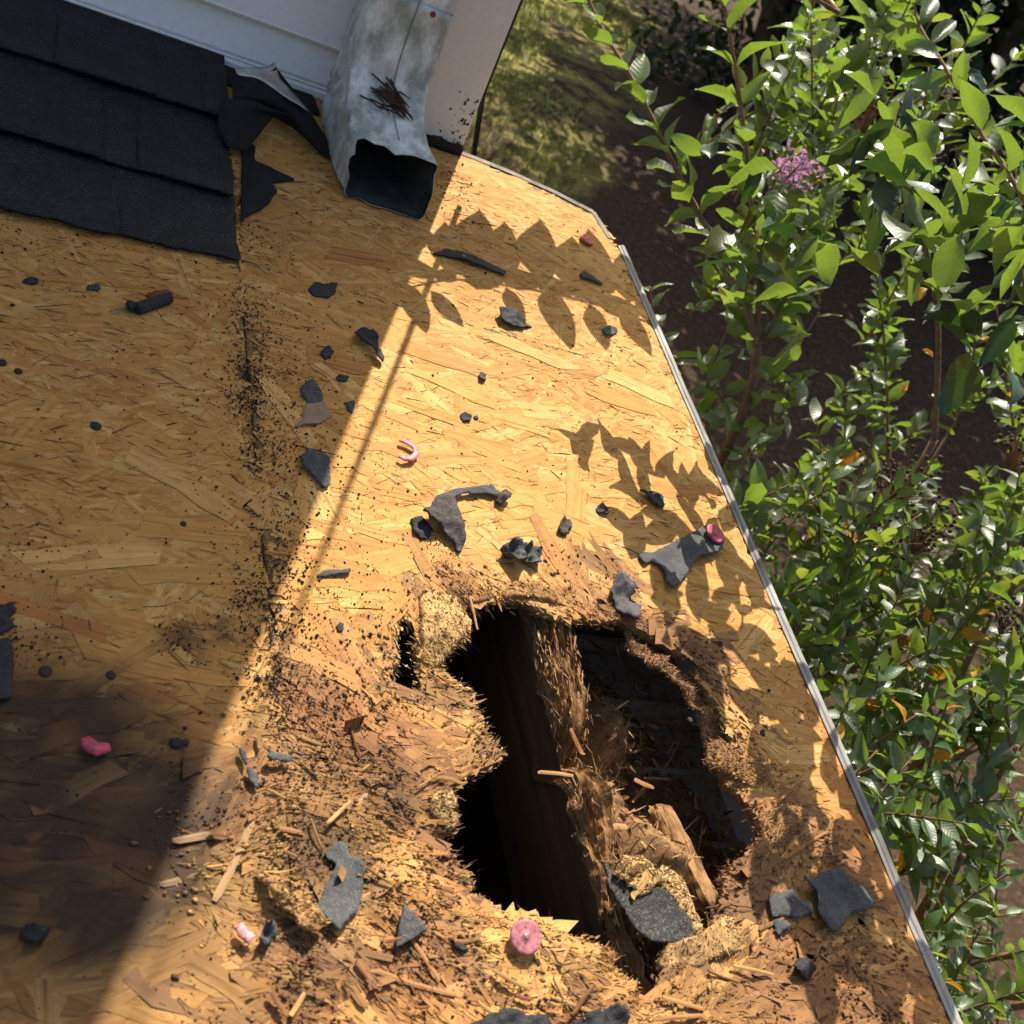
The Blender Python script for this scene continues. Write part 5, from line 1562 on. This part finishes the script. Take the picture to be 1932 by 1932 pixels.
def far_tree(x, y, h, r, label, seed, nl=4600, leaf=.20, zb=.30, name='tree', grp='trees on the bank', off=(0, 0), zr=None, cr=None):
    g = np.random.default_rng(seed)
    base = Vector((x, y, float(gz(x, y)) - .1))
    root = tag(empty(name, Matrix.Translation(base)), label, name, grp)
    mb = MB()
    top = Vector((g.normal(0, .3) + off[0], g.normal(0, .3) + off[1], h * .8))
    mb.tube([Vector((0, 0, 0)), top * .35 + Vector((.1, 0, 0)), top * .7, top], [h * .028, h * .020, h * .012, h * .004], 8)
    limbs = []
    for k in range(9):
        a = g.uniform(0, 6.28); z = h * g.uniform(zb, .75)
        e = Vector((math.cos(a) * r * .8, math.sin(a) * r * .8, z + h * .12))
        st = top * (z / (h * .8))
        mb.tube([st, st.lerp(e, .5) + Vector((0, 0, .1)), e], [h * .010, h * .006, h * .002], 6)
        limbs.append(e)
    obj('trunk', mb.me('trunk', M_BARKT), root)
    # clumps of leaves round the limb ends
    cl = [Vector((g.normal(0, r * .5), g.normal(0, r * .5), h * g.uniform(zb, 1.0))) for _ in range(26)] + limbs
    cl = np.array([tuple(c) for c in cl])
    if zr:
        cl = np.stack([g.normal(off[0], cr * .45, 26), g.normal(off[1], cr * .45, 26), g.uniform(*zr, 26)], 1)
    p = cl[g.integers(0, len(cl), nl)] + g.normal(0, r * .17, (nl, 3))
    d = g.normal(size=(nl, 3)); d /= np.linalg.norm(d, axis=1)[:, None]
    nr = np.stack([g.normal(0, .6, nl), g.normal(0, .6, nl), np.ones(nl)], 1)
    sd = np.cross(nr, d); sd /= np.linalg.norm(sd, axis=1)[:, None] + 1e-6
    nn = np.cross(d, sd)
    V0, U0, F0 = LEAF_LO[seed % 3]
    L = (leaf * g.uniform(.6, 1.2, nl))[:, None, None]
    V = p[:, None] + L * (V0[None, :, :1] * d[:, None] + V0[None, :, 1:2] * sd[:, None] + V0[None, :, 2:] * nn[:, None])
    F = (np.arange(nl) * len(V0))[:, None, None] + F0[None]
    c = g.uniform(.65, 1.35, nl)[:, None] * np.stack([g.uniform(.85, 1.25, nl), np.ones(nl), np.ones(nl)], 1)
    obj('crown', mesh('crown', V.reshape(-1, 3), F.reshape(-1, 4), M_LEAFD, True, np.repeat(c, len(V0), 0), np.tile(U0, (nl, 1))), root)
    return root
T_ = [(2.6, 15.6, 8.5, 2.3, 'tall tree beyond the sunlit grass'), (7.6, 15.5, 8.5, 3.0, 'far tree at the crest of the bank'),
      (8.0, 9.0, 8.0, 2.9, 'dark broad tree behind the lilac flower shrub'), (9.8, 10.8, 8.0, 2.8, 'dark tree behind the upper right shoots'), (10.2, 7.6, 6.5, 2.5, 'dark tree in the upper right corner behind the big leaves'),
      (13.0, 10.5, 8.0, 2.9, 'tall dark tree farthest to the right on the bank'), (6.9, 6.6, 5.0, 1.7, 'small dark tree low behind the shrubs'), (8.6, 12.0, 8.0, 2.8, 'slender tree on the bank behind the long shoots'), (11.5, 13.5, 8.0, 3.0, 'dark tree at the back of the upper right corner'), (14.5, 14.0, 8.0, 3.2, 'far dark tree behind the tall right tree')]
for k, (x, y, h, r, lab) in enumerate(T_):
    far_tree(x, y, h, r, lab, 900 + k)

for k, (x, y, h, r, lab) in enumerate(((6.0, 8.2, 3.6, 1.5, 'dark bush on the bank behind the flower truss'), (7.4, 7.4, 3.8, 1.6, 'dark bush on the bank behind the seed heads'), (8.9, 6.8, 3.8, 1.7, 'dark bush behind the big dark leaves at the right'), (7.2, 9.4, 4.0, 1.8, 'dark bush higher on the bank, top of the picture'), (10.6, 6.0, 4.0, 1.8, 'dark bush beyond the right picture edge'))):
    far_tree(x, y, h, r, lab, 950 + k, 4200, .13, .04, 'bush', 'dark bushes on the bank')

far_tree(6.3, 8.5, 6.5, 1.2, 'leaning tree added to shade the grass, crown out of view', 971, 5200, .15, .5, off=(-.9, 1.6), zr=(3.6, 5.8), cr=1.3)  # crown out of view, offset so that its shadow falls on the grass
far_tree(7.0, 6.9, 6.5, 1.4, 'leaning tree added to shade the lower bank, crown out of view', 972, 5600, .15, .5, off=(-1.5, .4), zr=(3.4, 5.8), cr=1.6)  # unseen crown, offset to drop shade on the lower bank
# ================================================================== crape myrtle shrubs beyond the rake
UPV = Vector((0, 0, 1))
CLEAR = [(1498 - 966, 318 - 966, 62, 1.6)]      # nothing hangs in front of the flower
class Shrub:
    def __init__(s, base, label, seed):
        s.base = Vector(base)
        s.root = tag(empty('crape_myrtle', Matrix.Translation(s.base)), label, 'shrub', 'crape myrtle shrubs beside the roof')
        s.g = np.random.default_rng(seed)
        s.leaves, s.stems = [], []
    def shoot(s, pts, r0=.006, r1=.0018, size=.06, gap=.030, start=.0, skip=0, face=.7, wild=.35, opp=False, yellow=0.0, big_end=False):
        g = s.g
        pts = [Vector(p) for p in pts]
        # smooth the path
        Q = []
        for i in range(len(pts) - 1):
            p0, p1, p2, p3 = pts[max(i - 1, 0)], pts[i], pts[i + 1], pts[min(i + 2, len(pts) - 1)]
            for j in range(6):
                t = j / 6
                Q.append(.5 * ((2 * p1) + (p2 - p0) * t + (2 * p0 - 5 * p1 + 4 * p2 - p3) * t * t + (3 * p1 - 3 * p2 + p3 - p0) * t ** 3))
        Q.append(pts[-1])
        R = [r0 + (r1 - r0) * i / (len(Q) - 1) for i in range(len(Q))]
        mb = MB(); mb.tube([q - s.base for q in Q], R, 6)
        s.stems.append(mb)
        if gap <= 0: return
        L = [0]
        for a, b in zip(Q[:-1], Q[1:]): L.append(L[-1] + (b - a).length)
        d = start * L[-1]
        k = 0
        while d < L[-1]:
            i = min(len(L) - 2, int(np.searchsorted(L, d)) - 1 if d > 0 else 0)
            i = max(i, 0)
            p = Q[i].lerp(Q[i + 1], (d - L[i]) / (L[i + 1] - L[i] + 1e-9))
            t = (Q[i + 1] - Q[i]).normalized()
            side = t.cross(UPV)
            if side.length < .2: side = t.orthogonal()
            side.normalize()
            side = Matrix.Rotation(g.normal(0, .55) + (k // 2) * .5, 3, t) @ side
            for sg in ((1, -1) if opp else ((1,) if k % 2 else (-1,))):
                f = d / L[-1]
                dirv = side * sg * g.uniform(.7, 1.0) + t * g.uniform(.35, .85) + UPV * g.normal(.05, .25)
                nrm = UPV * face + t * .3 + Vector(g.normal(0, wild, 3))
                sz = size * g.uniform(.72, 1.15) * (1 - .45 * max(0, f - .75) / .25)
                s.leaves.append((leafmat(p, dirv, nrm, sz), sz, g.random() < yellow))
            k += 1
            d += gap * g.uniform(.75, 1.3)
    def leaf(s, p, d, n, L, yellow=False):
        s.leaves.append((leafmat(Vector(p), Vector(d), Vector(n), L), L, yellow))
    def finish(s, limit=260):
        for mb in s.stems:
            obj('stem', mb.me('stem', M_BARKS, True), s.root)
        inv = camo.matrix_world.inverted()
        sc = []
        for M, L, yl in s.leaves:
            c = inv @ (M @ Vector((.5, 0, 0)))
            z = -c.z
            u, v = c.x / z * FOC, c.y / z * FOC
            inside = z > 0 and abs(u) < 990 and abs(v) < 990
            if inside and any(math.hypot(u - kx, v + ky) < kr and z < kd for kx, ky, kr, kd in CLEAR):
                sc.append(-1)
                continue
            sc.append((L / z if inside else 0) + (10 if yl and inside else 0))
        order = np.argsort(-np.array(sc))
        rest = []
        for n, i in enumerate(order):
            M, L, yl = s.leaves[i]
            if sc[i] < 0: continue
            loc = Matrix.Translation(-s.base) @ M
            if (n < limit and sc[i] > 0) or yl:
                obj('leaf', leaf_me(5 if yl == 3 else int(s.g.integers(0, len(LEAF_GEO))), M_LEAFY if yl == 1 else M_LEAFB if yl == 2 else M_LEAF), s.root, loc)
            else:
                rest.append(loc)
        if rest:
            o = obj('foliage', joined_leaves('foliage', rest, M_LEAF, 5), s.root)
            o['kind'] = 'stuff'
def P(*pts):
    return [at(*p) for p in pts]
def ground_at(p):
    return Vector((p.x, p.y, float(gz(p.x, p.y))))
g_ = np.random.default_rng(33)
# --- shrub nearest the house corner: long clear shoots
b0 = at(1300, 1100, 2.2); b0 = ground_at(b0)
A = Shrub(b0, 'crape myrtle with long arching leafy shoots and a lilac flower, nearest the house corner', 1)
j0 = at(1428, 655, 1.85); j1 = at(1355, 880, 1.95)
A.shoot([b0, b0.lerp(j1, .5) + Vector((.03, .02, 0)), j1, j0], .014, .008, gap=0)
A.shoot([j0, *P((1407, 571, 1.82), (1386, 534, 1.80), (1355, 471, 1.78), (1308, 382, 1.76), (1260, 288, 1.74), (1229, 220, 1.72), (1182, 131, 1.70), (1140, 63, 1.69), (1105, -15, 1.68), (1085, -70, 1.67))], .006, .0018, .072, .036, .10, opp=True, wild=.35)
A.shoot([j0, *P((1433, 471, 1.84), (1420, 409, 1.82), (1412, 314, 1.80), (1399, 210, 1.78), (1381, 89, 1.75), (1365, 0, 1.73), (1350, -90, 1.72))], .006, .0022, .084, .048, .12, opp=True, wild=.4)
A.shoot([j0, *P((1465, 597, 1.84), (1496, 524, 1.82), (1517, 445, 1.80), (1528, 367, 1.78))], .005, .002, .080, .038, .05, opp=True)
A.shoot([j1, *P((1420, 760, 1.9), (1500, 660, 1.92), (1545, 590, 1.95))], .004, .0018, .075, .035, .1)
A.shoot([j1, *P((1330, 780, 1.92), (1345, 690, 1.9), (1385, 600, 1.9))], .004, .0018, .065, .035, .1)
A.shoot([at(1250, 1000, 2.1), *P((1255, 850, 2.0), (1250, 700, 1.95), (1235, 600, 1.92), (1225, 540, 1.92))], .004, .0018, .055, .030, .15, opp=True)
# side leaves low on the stem
for k in range(34):
    c = at(1330 + g_.normal(60, 60), 760 + g_.normal(0, 90), 1.95 + g_.normal(0, .08))
    A.leaf(c, Vector(g_.normal(size=3)), UPV + Vector(g_.normal(0, .5, 3)), g_.uniform(.045, .075))
# arching tip above the frame whose leaves shade the top of the board
tip = [at(1407, 571, 1.82)]
def above(px, py, t):
    q = rp(px, py) + np.array(SUNR) * t
    return ROOF @ Vector(q)
arch = [above(1330, 660, .52), above(1220, 610, .52), above(1100, 570, .52), above(980, 545, .53), above(860, 530, .54), above(770, 545, .55)]
A.shoot([at(1365, 0, 1.73), at(1390, -140, 1.66), *arch], .004, .0016, .01, 0)
for k, (bx, by, tx, ty) in enumerate(((940, 512, 950, 418), (1008, 518, 1016, 413), (1068, 538, 1078, 446), (1128, 552, 1107, 432), (890, 508, 903, 395), (845, 500, 838, 420), (1182, 565, 1168, 478),
        (750, 500, 835, 522), (825, 492, 900, 520), (880, 530, 962, 508), (945, 526, 1030, 532), (1005, 530, 1090, 556), (1075, 550, 1152, 562), (1128, 572, 1215, 592),
        (1032, 548, 1072, 655), (1112, 580, 1140, 658), (1172, 585, 1224, 668), (955, 548, 985, 612), (1205, 560, 1232, 622), (765, 540, 800, 626), (815, 555, 872, 618), (720, 520, 700, 440), (790, 470, 770, 410), (870, 470, 815, 455))):
    p, e = above(bx, by, .52 + .01 * (k % 4)), above(tx, ty, .52 + .01 * (k % 4))
    p = p + (p - e) * .06
    L = (e - p).length * 1.02
    A.leaf(p, e - p, SUNW + Vector(g_.normal(0, .05, 3)), L, 3)
for k in range(5):
    x = g_.uniform(740, 1000)
    y = 495 + (x - 760) * .18 + g_.normal(0, 16)
    p = above(x, y, .52 + g_.uniform(-.03, .05))
    A.leaf(p, Vector(g_.normal(size=3)) + UPV * .2, SUNW + Vector(g_.normal(0, .3, 3)), g_.uniform(.045, .065))
A.finish()
# lilac flower truss
fl_c = at(1498, 318, 1.50)
M_PETAL = leaf_material('lilac_petal', (.42, .24, .38), (.45, .24, .40), .4, .6, .25, .2)
fr = tag(empty('flower_truss', Matrix.Translation(fl_c)), 'lilac crape myrtle flower truss with crinkled petals', 'flower')
for k in range(150):
    d = Vector(g_.normal(size=3)); d.z = abs(d.z) * .7
    p = Vector((g_.normal(0, .017), g_.normal(0, .016), g_.normal(0, .013)))
    obj('petal', leaf_me((0, 2, 5, 7)[int(g_.integers(0, 4))], M_PETAL), fr, leafmat(p, d, Vector(g_.normal(size=3)), g_.uniform(.008, .013)))
for k in range(10):
    p = Vector((g_.normal(0, .02), g_.normal(0, .016), g_.normal(0, .012)))
    obj('petal', leaf_me(int(g_.integers(0, 6)), M_LEAFY), fr, leafmat(p, Vector(g_.normal(size=3)), Vector(g_.normal(size=3)), .010))
mb = MB(); mb.tube([Vector((0, 0, -.05)), Vector((0, 0, -.01)), Vector((.004, 0, .015))], [.002, .0016, .001], 6)
obj('stalk', mb.me('stalk', M_BARKS), fr)

# --- second shrub: big dark leaves hanging on the right, bright shoots above
b1 = ground_at(at(1800, 1250, 2.3))
B = Shrub(b1, 'crape myrtle with big dark leaves and one golden leaf at the upper right', 2)
k1 = at(1763, 830, 2.0)
B.shoot([b1, b1.lerp(k1, .6), k1], .013, .008, gap=0)
B.shoot([k1, *P((1769, 707, 1.95), (1769, 602, 1.9), (1758, 524, 1.86), (1737, 419, 1.80), (1725, 330, 1.76), (1715, 240, 1.74))], .006, .003, .075, .06, .45)
B.shoot(P((1990, 480, 1.45), (1910, 340, 1.48), (1858, 262, 1.52), (1821, 194, 1.56), (1779, 120, 1.60), (1737, 52, 1.64), (1722, 0, 1.66), (1705, -60, 1.68)), .004, .0018, .075, .036, .05, opp=True, wild=.5)
for (x, y, d, ex, ey, L) in ((1760, 300, 1.42, 1700, 430, .105), (1850, 330, 1.42, 1765, 460, .105), (1900, 380, 1.40, 1840, 500, .10), (1930, 420, 1.40, 1900, 560, .10), (1800, 300, 1.46, 1790, 400, .09), (1890, 250, 1.5, 1930, 330, .09), (1830, 130, 1.55, 1890, 230, .085), (1740, 280, 1.45, 1690, 350, .08), (1900, 470, 1.4, 1960, 600, .09), (1700, 220, 1.6, 1740, 290, .08), (1720, 150, 1.6, 1700, 230, .08)):
    a, e = at(x, y, d), at(ex, ey, d + .02)
    B.leaf(a, e - a, UPV * .5 + Vector((.2, -.6, 0)) + Vector(g_.normal(0, .2, 3)), L * .85, 2)
for k in range(38):
    tipx, tipy, dd = g_.uniform(1500, 1960), g_.uniform(-60, 380), g_.uniform(1.85, 2.6)
    t = at(tipx, tipy, dd)
    v = (Vector((g_.normal(-.15, .35), g_.normal(-.1, .35), 1))).normalized()
    l = g_.uniform(.25, .5)
    B.shoot([t - v * l + Vector((.08, .05, -.03)), t - v * l * .5 + Vector((.02, .01, 0)), t], .003, .0014, g_.uniform(.050, .075), .026, .05, opp=True, wild=.5)
for (x, y, d, ex, ey) in ((1712, 562, 1.86, 1748, 548), (1695, 740, 1.95, 1720, 725), (1740, 660, 1.95, 1765, 668)):
    a, e = at(x, y, d), at(ex, ey, d)
    B.leaf(a, e - a, Vector((.2, -.8, .6)), (e - a).length * 1.15, True)
def shade(S, pts, t, L, n, spread):
    for x, y in pts:
        for k in range(n):
            p = above(x + g_.normal(0, spread), y + g_.normal(0, spread), t * g_.uniform(.85, 1.2))
            S.leaf(p, Vector(g_.normal(size=3)), SUNW + Vector(g_.normal(0, .35, 3)), L * g_.uniform(.8, 1.2), 2 if g_.random() < .4 else False)
for k, (bx, by, tx, ty, L) in enumerate(((1305, 890, 1228, 768, 0), (1345, 900, 1300, 820, 0))):
    p, e = above(bx, by, .34), above(tx, ty, .34)
    B.leaf(p, e - p, SUNW + Vector(g_.normal(0, .1, 3)), (e - p).length * 1.1)
shade(B, ((1330, 900), (1290, 950), (1240, 900), (1340, 970), (1210, 960), (1190, 860)), .33, .055, 6, 38)
shade(B, ((1390, 1060), (1300, 1160), (1350, 1250), (1420, 1180), (1330, 1120), (1460, 1290)), .50, .058, 6, 38)
shade(B, ((1500, 1400), (1540, 1480), (1470, 1340), (1590, 1560)), .52, .056, 6, 40)
B.finish(290)

# --- thin upright shoots in the middle distance
b2 = ground_at(at(1680, 1250, 2.7))
C = Shrub(b2, 'group of thin upright leafy shoots behind the golden leaf', 3)
for pts in (((1674, 900, 2.4), (1674, 760, 2.35), (1669, 655, 2.3), (1661, 576, 2.26), (1648, 471, 2.22)), ((1593, 900, 2.4), (1593, 864, 2.4), (1596, 760, 2.36)), ((1925, 920, 2.2), (1910, 786, 2.2), (1894, 681, 2.15), (1879, 571, 2.1)), ((1560, 950, 2.5), (1550, 860, 2.45), (1540, 790, 2.4)), ((1800, 800, 2.5), (1830, 700, 2.5), (1850, 560, 2.45)), ((1640, 860, 2.6), (1650, 780, 2.6), (1640, 690, 2.55))):
    C.shoot([b2.lerp(at(*pts[0]), .3), at(*pts[0])], .006, .004, gap=0)
    C.shoot(P(*pts), .004, .0018, .062, .030, .1, opp=True, wild=.4, yellow=.03)
for k in range(26):
    t = at(g_.uniform(1480, 1950), g_.uniform(560, 900), g_.uniform(2.3, 3.0))
    v = (Vector((g_.normal(0, .3), g_.normal(0, .3), 1))).normalized()
    l = g_.uniform(.2, .4)
    if g_.random() < .6: continue
    C.shoot([t - v * l, t - v * l * .5 + Vector((.02, .01, 0)), t], .003, .0014, g_.uniform(.045, .065), .028, .05, opp=True, wild=.5, yellow=.02)
C.finish(250)

# --- dense low shrub along the rake
def dense(label, seed, n, xr, yr, dr, size, base, yellow=.012, limit=290):
    S = Shrub(ground_at(base), label, seed)
    g = S.g
    hub = S.base.lerp(base, .75)
    for k in range(5):
        e = base + Vector((g.normal(0, .15), g.normal(0, .2), g.uniform(.1, .35)))
        S.shoot([S.base, hub + Vector((g.normal(0, .05), g.normal(0, .05), 0)), e], .012, .005, gap=0)
    k = 0
    while k < n:
        px, py, dd = g.uniform(*xr), g.uniform(*yr), g.uniform(*dr)
        t = at(px, py, dd)
        loc = ROOF.inverted() @ t
        if loc.x < RAKE + .06 + max(0, loc.z) * .35: continue
        v = (Vector((g.normal(.1, .45), g.normal(0, .45), .9))).normalized()
        l = g.uniform(.12, .30)
        S.shoot([t - v * l + Vector((g.normal(.02, .02), 0, -.02)), t - v * l * .5, t], .0026, .0012, size * g.uniform(.8, 1.2), .022, .0, opp=True, wild=.6, face=.6, yellow=yellow)
        k += 1
    S.finish(limit)
b3 = ground_at(at(2650, 650, 1.8))
D = Shrub(b3, 'branches of a near crape myrtle reaching in at the right picture edge', 6)
D.shoot([b3, b3.lerp(at(2350, 600, 1.4), .7), at(2250, 600, 1.3), at(2120, 500, 1.2)], .010, .004, gap=0)
shade(D, ((1500, 1640), (1580, 1700), (1640, 1760), (1700, 1840), (1560, 1820), (1640, 1890), (1480, 1560), (1750, 1900), (1460, 1700)), .62, .06, 4, 40)
D.shoot([above(1760, 1900, .6), above(1640, 1760, .6), above(1520, 1620, .6), above(1450, 1520, .58)], .004, .0015, .05, .04, 0, opp=True)
D.finish(200)
dense('dense low crape myrtle close along the rake, upper half', 4, 84, (1380, 1960), (860, 1260), (1.45, 2.3), .052, at(1700, 1400, 2.0))
dense('dense low crape myrtle at the bottom right with small pale leaves', 5, 90, (1560, 1990), (1230, 1980), (1.25, 2.1), .044, at(1850, 1750, 1.8), .02)
# --- brown seed heads
M_SEED = plain('seed_capsule', (.050, .030, .020), .8, .25, 0, 200, .6, 1.4)
caps = MB(); caps.lathe([(.0001, .0036), (.0016, .0034), (.0034, .0012), (.0036, -.0010), (.0022, -.0030), (.0001, -.0036)], 7)
cap_me = caps.me('seed_capsule', M_SEED)
def seedhead(label, px, py, d, r, n, seed):
    g = np.random.default_rng(seed)
    c = at(px, py, d)
    root = tag(empty('seed_head', Matrix.Translation(c)), label, 'seed head', 'crape myrtle seed heads')
    mb = MB()
    ends = []
    for k in range(n):
        p = Vector(g.normal(0, r, 3)); p.z = abs(p.z) * 1.2
        ends.append(p)
        mb.tube([Vector((0, 0, -r)), p * .5 + Vector((0, 0, -r * .3)), p], [.0012, .0008, .0005], 4)
    obj('stalk', mb.me('stalk', M_BARKS), root)
    for p in ends:
        obj('seed_capsule', cap_me, root, Matrix.Translation(p) @ Matrix.Rotation(g.uniform(0, 3), 4, 'X') @ Matrix.Scale(g.uniform(.7, 1.2), 4))
seedhead('brown seed head among the bright leaves at the top right', 1640, 230, 1.75, .035, 55, 1)
seedhead('brown seed head beside the top right seed head, lower', 1700, 300, 1.8, .028, 40, 2)
seedhead('large dark brown seed head in the middle of the low shrub', 1690, 920, 1.75, .030, 60, 3)
seedhead('dark brown seed head just left of the large one', 1640, 1010, 1.7, .026, 45, 4)
seedhead('dark brown seed head below the large one', 1740, 1020, 1.7, .028, 45, 5)
seedhead('brown seed head at the right picture edge', 1920, 860, 1.7, .026, 40, 6)
seedhead('small brown seed head low at the right', 1900, 1180, 1.6, .018, 30, 7)
